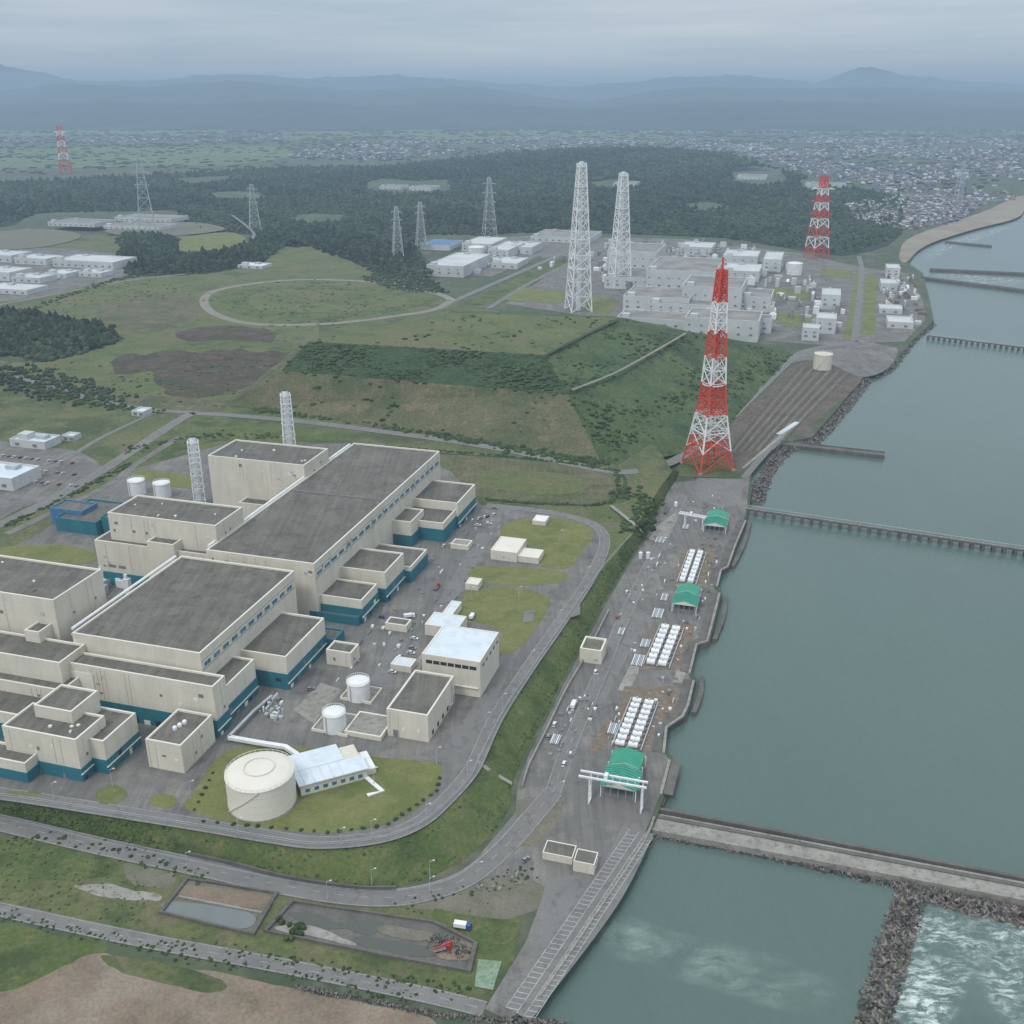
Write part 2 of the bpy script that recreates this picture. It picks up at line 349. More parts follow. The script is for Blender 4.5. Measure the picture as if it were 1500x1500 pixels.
# ---------------------------------------------------------------- ground, sea
coast=[(745,1500),(790,1462),(880,1330),(945,1235),(962,1196),(975,1160),(986,1110),(976,1100),(978,1062),(988,1052),(1004,1050),(1012,1030),(1020,992),(1012,984),(1018,950),(1024,944),(1040,940),(1050,900),(1058,868),(1052,858),(1056,834),(1068,830),(1078,800),(1092,765),(1097,745),(1102,715),(1100,690),(1120,665),(1148,648),(1190,640),(1225,600),(1262,555),(1278,542),(1300,542),(1318,520),(1335,500),(1368,470),(1362,440),(1352,400),(1330,385),(1345,365),(1370,352),(1425,335),(1480,322),(1500,305),(1540,285),(1640,250),(1900,215),(2600,180),(5000,160)]
def land():
    P=[G(u,v,ZY)[:2] for u,v in coast]
    P=[(-4.,150.),G(700,1600,ZY)[:2]]+P+[(38000,42000),(-42000,42000),(-42000,-800),(-4,-800)]
    vs=[Vector((x,y,0)) for x,y in P]; tri=tessellate_polygon([vs]); mb=MB(); fs=[]
    for t in tri:
        a,b,c=[vs[i] for i in t]; fs.append(list(t) if (b-a).cross(c-a).z>0 else list(t)[::-1])
    mb.add([(x,y,ZY) for x,y in P],fs,m_land)
    n=len(P); mb.add([(x,y,ZY) for x,y in P]+[(x,y,-3) for x,y in P],[[i,(i+1)%n,n+(i+1)%n,n+i] for i in range(n)],m_dkconc)
    mb.done('ground')
land()
mb=MB(); mb.add([(-42000,-800,0),(45000,-800,0),(45000,42000,0),(-42000,42000,0)],[[0,1,2,3]],m_sea); mb.done('sea_water')
top=[(-700,1066),(-300,1125),(0,1168),(150,1190),(300,1215),(400,1232),(470,1240),(560,1230),(620,1208),(660,1175),(692,1138),(705,1110),(722,1075),(740,1040),(780,980),(822,920),(870,850),(905,808),(925,785),(945,750),(968,712),(985,690)]
bot=[(-700,1090),(-300,1150),(0,1192),(150,1225),(300,1258),(400,1283),(480,1296),(575,1300),(650,1275),(708,1235),(745,1185),(750,1150),(768,1105),(792,1060),(822,998),(850,945),(885,880),(915,830),(938,795),(962,748),(984,712),(995,690)]
rest=[(900,560),(880,490),(660,440),(600,385),(300,345),(-700,345)]
def terrace():
    P=[G(u,v,ZT)[:2] for u,v in top+rest]; vs=[Vector((x,y,0)) for x,y in P]; mb=MB(); fs=[]
    for t in tessellate_polygon([vs]):
        a,b,c=[vs[i] for i in t]; fs.append(list(t) if (b-a).cross(c-a).z>0 else list(t)[::-1])
    mb.add([(x,y,ZT) for x,y in P],fs,m_meadow)
    T=smooth_open([G(u,v,ZT) for u,v in top],5);Bo=smooth_open([G(u,v,ZY+.1) for u,v in bot],5);N=len(T)
    Mi=(T+Bo)/2; Mi[:,2]+=.8; 
    mb.add(list(T)+list(Mi)+list(Bo),[[i,N+i,N+i+1,i+1] for i in range(N-1)]+[[N+i,2*N+i,2*N+i+1,N+i+1] for i in range(N-1)],m_slope)
    q=[G(u,v,ZT) for u,v in rest]; q2=[(x*1.03,y*1.03,ZY-.1) for x,y,z in q]; n=len(q)
    mb.add(q+q2,[[i,i+1,n+i+1,n+i] for i in range(n-1)],m_meadow)
    mb.done('terrace_embankment')
    ps=[]
    cum=np.concatenate([[0],np.cumsum(np.linalg.norm(np.diff(Bo,axis=0),axis=1))]); 
    for s in rng.uniform(cum[10],cum[-1],3600):
        i=min(np.searchsorted(cum,s)-1,N-2); f=(s-cum[i])/(cum[i+1]-cum[i]+1e-6); t=rng.uniform(.05,.97)
        if math.sin(s*.045)+math.sin(s*.11+2)+rng.normal(0,.7)<-.2: continue
        a_=T[i]*(1-f)+T[i+1]*f; b_=Bo[i]*(1-f)+Bo[i+1]*f; ps.append(a_*(1-t)+b_*t)
    ps=np.array(ps); s=rng.uniform(.3,1.05,len(ps))**1.4
    instmesh('embankment_shrubs',BL,ps,np.stack([s,s,s*.7],1),m_bush,tints(len(ps),.7,1.7))
    return T,Bo
T_,B_=terrace()
patch('grass_field',[(-200,1215),(0,1220),(150,1250),(300,1285),(420,1310),(560,1322),(700,1300),(790,1300),(760,1350),(735,1460),(600,1440),(400,1402),(200,1365),(0,1325),(-200,1290)],ZY+.05,m_meadow,jit=.2)
patch('gravel_ground',[(520,1320),(640,1312),(700,1285),(760,1255),(800,1290),(790,1330),(720,1350),(640,1335)],ZY+.1,m_gravel,jit=.5)
patch('grass_patch',[(0,1240),(90,1232),(170,1262),(150,1285),(60,1290),(0,1310)],ZY+.1,m_slope,jit=.5)
patch('grass_patch',[(-150,1345),(0,1350),(80,1370),(160,1388),(60,1440),(0,1465),(-200,1480)],ZY+.1,m_slope,jit=.5)
patch('gravel_patch',[(110,1300),(150,1296),(190,1302),(235,1310),(225,1322),(190,1318),(160,1314)],ZY+.12,m_conc,jit=.6)
patch('gravel_patch',[(180,1262),(250,1275),(250,1300),(190,1292)],ZY+.13,m_gravel,jit=.6)
patch('sandy_ground',[(-200,1480),(0,1455),(80,1420),(150,1398),(300,1420),(450,1452),(560,1476),(640,1500),(660,1620),(-200,1650)],ZY+.12,m_sand,jit=.5,n=12)
patch('shore_ground',[(640,1335),(700,1345),(760,1352),(740,1390),(700,1395),(650,1380)],ZY+.14,m_slope,jit=.5)
patch('weedy_patch',[(150,1398),(240,1412),(330,1440),(280,1450),(180,1425)],ZY+.15,m_meadow,jit=.6)
yard=[(985,706),(1098,700),(1094,745),(1088,766),(1074,800),(1062,832),(1052,836),(1046,862),(1052,868),(1044,902),(1034,936),(1018,942),(1008,985),(1012,996),(1004,1030),(1000,1044),(984,1050),(972,1062),(970,1100),(980,1112),(968,1160),(955,1196),(938,1235),(873,1330),(783,1462),(745,1495),(710,1478),(770,1380),(800,1300),(760,1280),(690,1288),(650,1300),(700,1255),(755,1190),(758,1150),(775,1105),(798,1060),(828,998),(856,945),(890,880),(920,830),(943,795),(965,750)]
patch('asphalt_yard',yard,ZY+.2,m_asph,sm=False)
for pts,m in (([(800,1290),(870,1275),(850,1330),(800,1400),(775,1400)],m_asph2),([(760,1170),(830,1165),(820,1200),(790,1240),(745,1240)],m_gravel),([(905,1010),(930,960),(945,965),(920,1015)],m_conc),([(1000,1000),(1012,960),(1000,955),(985,1000)],m_conc),([(870,1035),(895,985),(900,1000),(880,1040)],m_asph2),([(890,985),(935,890),(950,900),(905,990)],m_asph2),([(860,1100),(890,1050),(900,1065),(885,1100)],m_rust),([(1020,700),(1090,702),(1085,735),(1060,745),(1020,730)],m_asph2)):
    patch('paved_patch',pts,ZY+.23,m,sm=False)
ribbon('road',[(-300,1150),(-100,1185),(0,1205),(150,1240),(300,1272),(420,1298),(520,1313),(600,1312),(680,1288),(740,1240),(785,1190),(810,1160)],10,ZY+.3,m_asph2,edges=True)
ribbon('road',[(810,1160),(835,1090),(880,985),(925,880),(975,780),(1000,725)],8,ZY+.27,m_asph2,edges=True)
ribbon('road',[(-300,1268),(-100,1310),(0,1332),(200,1375),(400,1412),(600,1452),(710,1478)],7,ZY+.24,m_asph2,edges=True)
mb=MB()
ribbon('x',[(752,1482),(880,1318),(935,1215)],14,ZY+.3,m_asph2,mb=mb)
P0=np.array(G(745,1478,ZY+.36));P1=np.array(G(926,1215,ZY+.36)); d=(P1-P0);L=np.linalg.norm(d);d/=L;n_=np.array([d[1],-d[0],0])
for k in range(int(L/2.6)):
    p=P0+d*k*2.6
    for o,w in ((-1.2,4.2),(6,3.6)):
        q=p+n_*o; e=q+n_*w+d*1.2; mb.add([q,e,e+d*.3,q+d*.3],[[0,1,2,3]],m_mark)
for o in (-1.3,3.1,5.9,9.7):
    q=P0+n_*o; mb.add([q,q+n_*.25,q+n_*.25+d*L,q+d*L],[[0,1,2,3]],m_mark)
mb.done('marked_quay_road')
patch('site_asphalt',[(-700,1058),(-300,1117),(0,1158),(150,1180),(300,1204),(400,1221),(470,1230),(556,1221),(612,1200),(650,1167),(682,1130),(696,1105),(712,1068),(731,1034),(771,973),(812,915),(860,845),(884,795),(880,775),(850,762),(790,748),(705,740),(660,690),(560,650),(330,650),(240,675),(185,690),(60,780),(-100,860),(-700,1000)],ZT+.05,m_asph,sm=False)
for pts,m in (([(560,1105),(640,1108),(690,1040),(745,940),(765,945),(700,1080),(670,1118),(640,1115)],m_asph2),([(640,885),(700,780),(722,782),(668,880)],m_asph2),([(540,1000),(575,930),(600,935),(565,1010)],m_asph2),([(430,1040),(470,1000),(500,1010),(460,1060)],m_conc),([(600,985),(620,950),(612,1000)],m_conc),([(590,960),(612,930),(616,960)],m_asph2)):
    patch('paved_patch',pts,ZT+.09,m,sm=False)
L='lawn'
for pts,dz in (([(745,765),(800,758),(855,768),(870,784),(858,800),(836,830),(800,832),(778,818),(735,790)],.2),
 ([(700,830),(780,832),(830,840),(815,854),(740,857),(690,848)],.2),
 ([(690,863),(760,861),(800,874),(803,890),(775,935),(750,955),(722,952),(735,925),(680,905),(676,888)],.2),
 ([(345,1096),(400,1090),(480,1100),(560,1110),(638,1118),(648,1135),(622,1175),(570,1205),(480,1220),(360,1208),(285,1190),(272,1176),(290,1150),(318,1112)],.2),
 ([(140,1160),(165,1150),(186,1160),(175,1174),(148,1177)],.2),([(218,1170),(240,1163),(258,1168),(252,1182),(232,1182)],.16),
 ([(-30,808),(60,797),(135,806),(132,824),(60,826),(-30,824)],.2),
 ([(10,1160),(50,1160),(60,1165),(20,1166)],.2)):
    patch(L,pts,ZT+dz,m_lawn,th=.15,jit=.05)
patch(L,[(200,688),(240,690),(280,700),(290,715),(250,712),(205,700)],ZT+.2,m_lawn)
patch('grass_field',[(655,665),(760,672),(905,690),(890,735),(800,738),(712,730)],ZT+.08,m_dry)
patch('grass_field',[(700,690),(800,690),(860,705),(840,722),(760,722),(715,712)],ZT+.11,m_top,jit=1.5)
patch('grass_field',[(300,612),(430,622),(520,640),(500,648),(330,645),(240,668),(200,668),(190,655),(260,625)],ZT+.08,m_slope)
ribbon('hedge_strip',[(560,630),(700,652),(880,684)],9,ZT+.12,m_dkslope)
ribbon('hedge_strip',[(640,664),(760,672),(905,692),(893,735),(800,738),(712,732)],3,ZT+.13,m_dkslope)
ribbon('perimeter_road',[(-300,1122),(0,1162),(150,1185),(300,1209),(400,1226),(470,1234),(556,1226),(614,1204),(654,1170),(686,1134),(700,1108),(716,1072),(735,1037),(775,976),(816,918),(862,850),(885,800),(878,775),(848,760),(790,748),(712,740)],8,ZT+.15,m_asph2,edges=True)
patch('car_park',[(-60,648),(60,655),(115,662),(150,688),(105,715),(30,745),(-60,775)],ZT+.09,m_asph)
ribbon('road',[(-200,842),(0,768),(140,695),(268,612),(300,606),(420,615),(560,632),(720,655),(880,688),(935,690)],11,ZT+.25,m_asph2,edges=True)
ribbon('road',[(-200,520),(0,548),(120,580),(205,598),(280,604)],9,ZT+.2,m_asph2)
ribbon('road',[(10,782),(150,715),(200,680),(262,640)],7,ZT+.22,m_asph)
ribbon('road',[(-60,715),(60,690),(150,640),(225,605)],5,ZT+.19,m_asph2)
ribbon('road',[(945,690,12.5),(985,676,ZY+2),(1010,660,ZY+.4),(1060,620,ZY+.4),(1110,572,ZY+.4),(1165,522,ZY+.4),(1205,508,ZY+.4),(1260,500,ZY+.4)],11,ZY,m_asph2,edges=True)
patch('asphalt_apron',[(1150,535),(1178,518),(1215,506),(1262,500),(1290,505),(1315,512),(1300,540),(1262,552),(1220,535),(1180,528)],ZY+.25,m_asph)
patch('storage_yard',[(1062,640),(1085,605),(1120,575),(1165,535),(1215,530),(1262,553),(1225,592),(1180,630),(1148,640),(1100,680),(1068,690)],ZY+.1,m_brown)
for k in range(13):
    t=k/13; ribbon('storage_track',[(1068+75*t,662-4*t),(1120+78*t,598+3*t),(1172+80*t,536+12*t)],.9+.8*(k%2),ZY+.2,(m_dirt,m_gravel,m_dirt,m_asph)[k%4],n=2)
ribbon('quay_strip',[(1088,686),(1128,652),(1168,620)],2.6,ZY+.35,m_conc)
ribbon('concrete_slab',[(1140,636),(1168,618)],5,ZY+.39,m_farwhite,n=2)
patch('tower_lawn',[(990,690),(1010,672),(1060,668),(1078,690),(1068,698),(1000,698)],ZY+.25,m_slope)
ribbon('seawall_road',[(1090,700),(1110,676),(1160,620)],6,ZY+.3,m_asph2)
patch('meadow_field',[(40,455),(180,408),(300,400),(440,430),(470,480),(440,540),(330,585),(120,568),(0,530),(60,530),(170,495)],ZT+.05,m_top,jit=2)
patch('bare_earth',[(165,528),(185,518),(215,520),(245,512),(290,516),(330,508),(375,516),(412,512),(418,528),(398,545),(385,560),(350,572),(320,580),(280,584),(250,578),(228,562),(222,544),(190,548),(168,545)],ZT+.1,m_dirt,jit=2.6,n=8)
patch('bare_earth',[(255,490),(290,480),(330,477),(385,482),(404,498),(375,504),(330,498),(290,502)],ZT+.1,m_dirt,jit=2.6,n=8)
patch('grass_mound',[(250,505),(330,498),(440,508),(430,520),(370,508),(330,512)],ZT+.12,m_slope,jit=3)
patch('dry_meadow',[(0,560),(180,575),(330,590),(300,603),(120,585)],ZT+.07,m_dry)
patch('dry_meadow',[(130,450),(220,430),(290,440),(280,470),(200,490),(150,478)],ZT+.07,m_dry,jit=5)
patch('dry_meadow',[(420,500),(455,515),(470,535),(400,528)],ZT+.09,m_dry,jit=3)
patch('scrub_patch',[(440,545),(400,548),(350,585),(400,592),(450,575)],ZT+.09,m_slope,jit=3)
patch('oval_field',[(330,428),(430,418),(560,422),(620,436),(600,452),(480,466),(360,462),(322,445)],ZT+.1,m_slope)
ribbon('oval_track',[(662,440),(640,452),(600,460),(480,474),(360,473),(302,450),(318,425),(430,410),(560,414),(640,430),(662,440)],13,ZT+.15,m_track)
patch('dry_meadow',[(390,425),(560,430),(590,445),(480,458),(370,450)],ZT+.12,m_top,jit=2)
patch('pale_field',[(380,390),(440,362),(520,366),(560,392),(600,405),(520,415),(440,400)],ZT+.06,m_top)  # open fields in a paler grass
patch('pale_field',[(250,352),(330,340),(360,350),(330,365),(270,372)],ZT+.06,m_lawn)
ribbon('road',[(350,362),(372,345),(360,330),(340,315)],7,ZT+.2,m_asph2)
ribbon('dirt_road',[(-50,455),(60,435),(180,412),(300,398)],7,ZT+.2,m_track)
ribbon('road',[(640,452),(740,408),(840,365),(880,350)],12,ZY+.5,m_asph2)
ribbon('road',[(715,452),(770,418),(835,385)],9,ZY+.5,m_asph2)
patch('lawn',[(668,448),(830,372),(845,380),(720,445)],ZY+.3,m_slope,sm=False)
patch('site_ground',[(640,400),(690,350),(790,345),(1000,350),(1180,372),(1262,392),(1330,400),(1352,440),(1355,470),(1325,500),(1200,505),(1130,500),(1010,495),(905,470),(740,445),(830,385),(790,375),(720,405)],ZY+.15,m_asph,sm=False)
for pts in ([(1255,398),(1262,398),(1252,498),(1235,498)],[(1268,400),(1285,402),(1282,490),(1262,490)],[(1205,392),(1250,396),(1248,408),(1200,405)],[(1120,455),(1180,460),(1215,475),(1150,478)],[(760,420),(835,428),(820,445),(740,440)],[(862,432),(910,440),(890,462),(860,455)],[(1130,420),(1195,428),(1190,440),(1125,435)]):
    patch('lawn',pts,ZY+.35,m_lawn,sm=False)
ribbon('road',[(1252,500),(1262,400),(1258,375)],9,ZY+.4,m_asph2)
patch('beach',[(1345,367),(1372,353),(1430,335),(1490,319),(1510,300),(1560,282),(1500,285),(1440,310),(1340,345),(1318,370),(1325,385)],ZY+.2,m_beach)
for pts in ([(-200,258),(0,250),(200,244),(330,242),(430,228),(400,215),(200,215),(0,218),(-200,220)],[(-200,205),(0,200),(150,198),(320,196),(300,182),(150,172),(0,172),(-200,175)],
            [(560,192),(700,188),(900,192),(1000,205),(820,212),(600,204)],[(430,205),(540,200),(520,193),(400,195)]):
    patch('rice_field',pts,ZY+.8,m_rice)
for k in range(7): ribbon('field_path',[(-150+k*75,258-k*3.5),(-60+k*62,218-k*.5)],6,ZY+1.1,m_land,n=1)
for v in (225,236,246): ribbon('field_path',[(-150,v+4),(120,v),(330,v-6)],6,ZY+1.15,m_land,n=2)
# ---------------------------------------------------------------- hill mound
hp={'a':(452,500,60),'b':(662,458,60),'c':(905,466,60),'d':(800,520,60),'e':(832,578,46),'f':(412,543,46),'g':(878,672,ZT),'h':(330,592,ZT+.3),
 'i':(1010,487,48),'j':(1162,518,ZY+.2),'k':(1062,628,ZY+.2),'l':(1000,664,ZY+.2),'m':(905,682,ZT),'a2':(430,520,ZT+.3),'b2':(655,454,ZT-2),'c2':(905,464,ZY),'i2':(1010,486,ZY),'n':(1090,500,30),'h2':(380,560,ZT+8)}
hg={k:G(*v) for k,v in hp.items()}
tris=[('a','d','b',m_top),('b','d','c',m_top),('a','f','d',m_dkslope),('f','e','d',m_dkslope),('f','h','e',m_dry),('h','g','e',m_dry),('f','a','h',m_dry),
 ('d','e','c',m_hill),('c','e','i',m_hill),('e','g','m',m_hill),('e','m','l',m_hill),('e','l','k',m_hill),('e','k','i',m_hill),('i','k','n',m_hill),('n','k','j',m_hill),
 ('a','b','b2',m_meadow),('a','b2','h',m_meadow),('b','c','c2',m_hill),('b','c2','b2',m_hill),('c','i','i2',m_hill),('c','i2','c2',m_hill),('i','n','i2',m_hill),('n','j','i2',m_hill)]
mb=MB()
for x in tris:
    P=[np.array(hg[q]) for q in x[:3]]
    if np.cross(P[1]-P[0],P[2]-P[0])[2]<0: P=[P[0],P[2],P[1]]
    n=14; V=[];idx={};fs=[]
    for i in range(n+1):
        for j in range(n+1-i):
            k=n-i-j; p=(P[0]*i+P[1]*j+P[2]*k)/n
            if i and j and k: p=p+np.array([0,0,1.3*math.sin(p[0]*.05+1)*math.cos(p[1]*.043)+.7*math.sin(p[0]*.13)*math.sin(p[1]*.11+p[0]*.03)])
            idx[(i,j)]=len(V);V.append(p)
    for i in range(n):
        for j in range(n-i):
            fs.append([idx[(i+1,j)],idx[(i,j+1)],idx[(i,j)]])
            if i+j<n-1: fs.append([idx[(i+1,j)],idx[(i+1,j+1)],idx[(i,j+1)]])
    mb.add(V,fs,x[3])
mb.done('hill')
ps=[];ss=[]
for x in tris[:15]:
    P=[np.array(hg[q]) for q in x[:3]]; ar=np.linalg.norm(np.cross(P[1]-P[0],P[2]-P[0]))/2
    dn={m_top:.004,m_dkslope:.05,m_dry:.006,m_hill:.028}[x[3]]
    n=int(ar*dn); r=rng.uniform(0,1,(n,2)); r[r.sum(1)>1]=1-r[r.sum(1)>1]
    for q in r:
        p=P[0]+q[0]*(P[1]-P[0])+q[1]*(P[2]-P[0])
        if x[3]!=m_dkslope and math.sin(p[0]*.031+p[1]*.02)+math.sin(p[0]*.07-p[1]*.05+1)+rng.normal(0,.5)<0: continue
        ps.append(p); ss.append(rng.uniform(.9,3.2))
ps=np.array(ps);ss=np.array(ss)
instmesh('hillside_shrubs',BL,ps,np.stack([ss,ss,ss*.5],1),m_bush,tints(len(ps),.5,1.3))
ribbon('footpath',[(838,574,46.8),(900,549,47.6),(950,522,48.2),(1005,490,49)],3.2,0,m_track,dz=2.)
ribbon('hill_hedge',[(800,519,62),(850,494,62),(905,467,62)],4,0,m_dkslope)
def hedge(name,pts,z,n,smin,smax,wid=2):
    P=line3(pts,z); i=rng.uniform(0,len(P)-1.001,n); k=i.astype(int); t=(i-k)[:,None]
    q=P[k]*(1-t)+P[k+1]*t+rng.normal(0,wid,(n,3))*[1,1,0]; s=rng.uniform(smin,smax,n)
    instmesh(name,BL,q,np.stack([s,s,s*.9],1),m_bush,tints(n,.45,1.1))
hedge('hedge_row',[(380,600),(560,622),(700,648),(880,680)],ZT,500,1.5,3.5,4)
hedge('hedge_row',[(560,655),(760,670),(905,690)],ZT,160,1,2,1)
hedge('hedge_row',[(905,690),(895,735),(800,738),(712,732)],ZT,160,1,2,1)
hedge('hedge_row',[(0,775),(130,712),(190,680)],ZT,120,1,2.2,2)
hedge('hedge_row',[(20,560),(130,590),(240,605)],ZT,140,1,3,3)
hedge('hedge_row',[(915,720),(945,740),(925,775)],ZT,120,1,3,6)
hedge('hedge_row',[(40,455),(180,408),(300,400)],ZT,160,1.5,4,5)
hedge('hedge_row',[(0,1236),(100,1230),(230,1262),(300,1290)],ZY,90,.5,1.2,2.5)
hedge('hedge_row',[(0,1340),(200,1384),(400,1422),(600,1460)],ZY,200,.3,.9,1.6)
hedge('hedge_row',[(240,1380),(400,1405),(560,1432),(690,1455)],ZY,160,.3,.9,1.6)
hedge('hedge_row',[(600,1325),(700,1305),(770,1280)],ZY,60,.4,1.,3)
hedge('hedge_row',[(190,660),(300,640),(420,640)],ZT,90,1,2.4,5)
hedge('hedge_row',[(405,1345),(440,1360),(425,1372)],ZY+1,18,.8,1.6,1.5)
# loose scrub over the open meadow
q=sample([(0,540),(60,450),(180,405),(380,395),(640,430),(640,450),(450,500),(400,600),(180,590)],ZT,1500)
k=(np.sin(q[:,0]*.016)+np.cos(q[:,1]*.013+q[:,0]*.004)+rng.normal(0,.45,len(q)))>.35; q=q[k]; s=rng.uniform(.8,2.6,len(q))
instmesh('meadow_scrub',BL,np.stack([q[:,0],q[:,1],np.full(len(q),ZT)],1),np.stack([s*1.3,s,s*.5],1),m_bush,tints(len(q),.5,1.3))
q=sample([(0,1230),(150,1258),(230,1300),(200,1360),(0,1320)],ZY,260); s=rng.uniform(.2,.7,len(q))
instmesh('meadow_scrub',BL,np.stack([q[:,0],q[:,1],np.full(len(q),ZY)],1),np.stack([s*1.3,s,s*.6],1),m_bush,tints(len(q),.6,1.6))
mbp=[]
for (u0,v0,u1,v1,n) in ((300,1203,480,1219,9),(480,1219,570,1208,5),(570,1206,640,1158,7),(640,1158,646,1130,3),(285,1185,318,1120,6)):
    for k in range(n): t=k/n+rng.uniform(-.02,.02); mbp.append(G(u0+(u1-u0)*t,v0+(v1-v0)*t,ZT+.4))
s=rng.uniform(.6,1.,len(mbp)); instmesh('clipped_shrubs',BS,mbp,np.stack([s*1.3,s,s*.7],1),m_bush,tints(len(s),.5,.8))
# ---------------------------------------------------------------- forests
clear=[[(535,268),(560,262),(610,265),(655,264),(660,280),(600,284),(540,280)],[(1070,254),(1110,250),(1145,254),(1150,268),(1110,274),(1075,268)],[(1170,264),(1220,260),(1260,264),(1270,278),(1220,276),(1180,280)],[(300,284),(350,280),(390,286),(380,292),(320,292)],[(860,268),(900,263),(945,268),(930,276),(880,276)],[(620,345),(700,345),(700,362),(620,362)],[(420,320),(460,313),(505,316),(500,323),(450,327)],[(250,262),(330,258),(350,264),(280,270)],[(1000,300),(1040,296),(1070,304),(1030,309)]]
for c in clear: patch('clearing',c,ZY+1.2,m_land,jit=7,n=6)
forests=[([(-300,268),(0,268),(230,256),(420,246),(560,246),(740,232),(900,224),(1060,238),(1180,262),(1330,292),(1318,345),(1250,372),(1190,368),(1050,348),(900,342),(740,342),(560,372),(440,366),(370,343),(270,345),(258,308),(60,312),(0,332),(-300,345)],ZY,30000,1500),
 ([(180,342),(250,345),(260,372),(330,368),(375,352),(440,350),(600,362),(625,400),(560,398),(430,352),(380,385),(300,400),(190,402),(178,372)],ZT,3500,1300),
 ([(-100,448),(60,462),(165,482),(172,500),(80,528),(0,520),(-100,500)],ZT,1800,900),
 ([(540,395),(620,400),(655,430),(600,428),(540,412)],ZT,500,1200),
 ([(40,535),(130,560),(190,585),(170,600),(60,585),(0,570),(-50,545)],ZT,420,900)]
for pts,z,n,ref in forests:
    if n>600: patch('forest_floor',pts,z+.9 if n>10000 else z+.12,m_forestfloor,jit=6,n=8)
    q=sample(pts,z,n,ref)
    if n>10000:
        for c in clear: q=q[~inside(q,[G(u,v,z) for u,v in c])]
    else: q=q+rng.normal(0,5,q.shape)
    d=np.hypot(q[:,0],q[:,1]); s=rng.uniform(2.4,4.4,len(q))*np.maximum(1,(d/ref))**.7
    if n<600: s*=.6
    hz=rng.uniform(.7,1.1,len(q))
    p=np.stack([q[:,0],q[:,1],np.full(len(q),z+1.)],1)
    p[:,2]+=45*np.exp(-(((q[:,0]-700)/900)**2+((q[:,1]-5200)/900)**2))
    cl=(np.sin(q[:,0]*.012+1)*np.cos(q[:,1]*.009)+np.sin(q[:,0]*.03+q[:,1]*.02)+np.sin(q[:,0]*.004-q[:,1]*.003)*1.3)[:,None]*.18
    instmesh('forest',(CF+BL) if n>600 else BL,p,np.stack([s,s,s*hz],1),m_tree,np.clip(tints(len(q),.55,1.5)+cl,.2,2.2))
# ---------------------------------------------------------------- far scattered houses / town
def cube():
    v=np.array([(x,y,z) for z in (0,1) for x,y in ((-.5,-.5),(.5,-.5),(.5,.5),(-.5,.5))],float)
    return v,np.array([[0,1,5,4],[1,2,6,5],[2,3,7,6],[3,0,4,7],[4,5,6,7]])
def house():
    v=[(x,y,z) for z in (0,.7) for x,y in ((-.5,-.5),(.5,-.5),(.5,.5),(-.5,.5))]+[(-.5,0,1.1),(.5,0,1.1)]
    return np.array(v,float),np.array([[0,1,5,4],[1,2,6,5],[2,3,7,6],[3,0,4,7],[4,5,9,8],[6,7,8,9]])
pal=np.array([(1.3,1.3,1.25),(.8,.8,.8),(.4,.42,.45),(.45,.55,.75),(.75,.5,.43),(.25,.25,.28),(1.7,1.7,1.7),(.5,.5,.5),(.6,.6,.62)])
def town(pts,z,n,ref,smin,smax,pw=1.,thr=-.1):
    q=sample(pts,z,n,ref,pw); d=np.hypot(q[:,0],q[:,1])
    k=(np.sin(q[:,0]*.006)+np.cos(q[:,1]*.004+1)+rng.normal(0,.7,len(q)))>thr; q=q[k];d=d[k]
    g=np.maximum(1,d/ref)**.45
    big=np.where(rng.uniform(0,1,len(q))<.05,2.4,1.)
    S=np.stack([rng.uniform(smin,smax,len(q))*g*big,rng.uniform(smin,smax,len(q))*g*.7*big,rng.uniform(3.5,6,len(q))*g],1)
    instmesh('distant_town',[cube(),house(),house()],np.stack([q[:,0],q[:,1],np.full(len(q),z)],1),S,m_house,pal[rng.integers(0,len(pal),len(q))]*.75)
town([(1060,215),(1200,200),(1500,205),(1700,215),(1560,275),(1450,300),(1340,290),(1180,255)],ZY,7000,3000,8,16,thr=-.5)
town([(1240,300),(1330,285),(1440,300),(1400,325),(1330,338),(1260,325)],ZY,1500,3000,8,13,thr=-.9)
town([(430,212),(760,200),(1060,205),(1100,225),(900,212),(760,220),(560,236),(420,232)],ZY,2600,4000,9,18,thr=-.4)
town([(-200,212),(0,210),(430,206),(420,196),(0,203)],ZY,1000,5000,10,20)
town([(0,175),(400,175),(900,176),(1500,185),(1700,198),(1000,196),(500,190),(300,184)],ZY,7000,8000,14,30,.5,thr=-.6)
q=sample([(-200,262),(-200,172),(700,175),(1700,195),(1500,240),(1400,300),(1200,262),(1060,236),(500,246)],ZY,9000,4000,.8)
s=rng.uniform(3,8,len(q))*np.maximum(1,np.hypot(q[:,0],q[:,1])/4000)**.8
kk=(np.sin(q[:,0]*.004+2)*np.cos(q[:,1]*.005)+rng.normal(0,.5,len(q)))>-.1; q=q[kk];s=s[kk]
instmesh('distant_tree_belt',BL,np.stack([q[:,0],q[:,1],np.full(len(q),ZY+2)],1),np.stack([s*2.4,s,s*.6],1),m_tree,tints(len(q),.7,1.4),rotz=rng.normal(0,.3,len(q)))
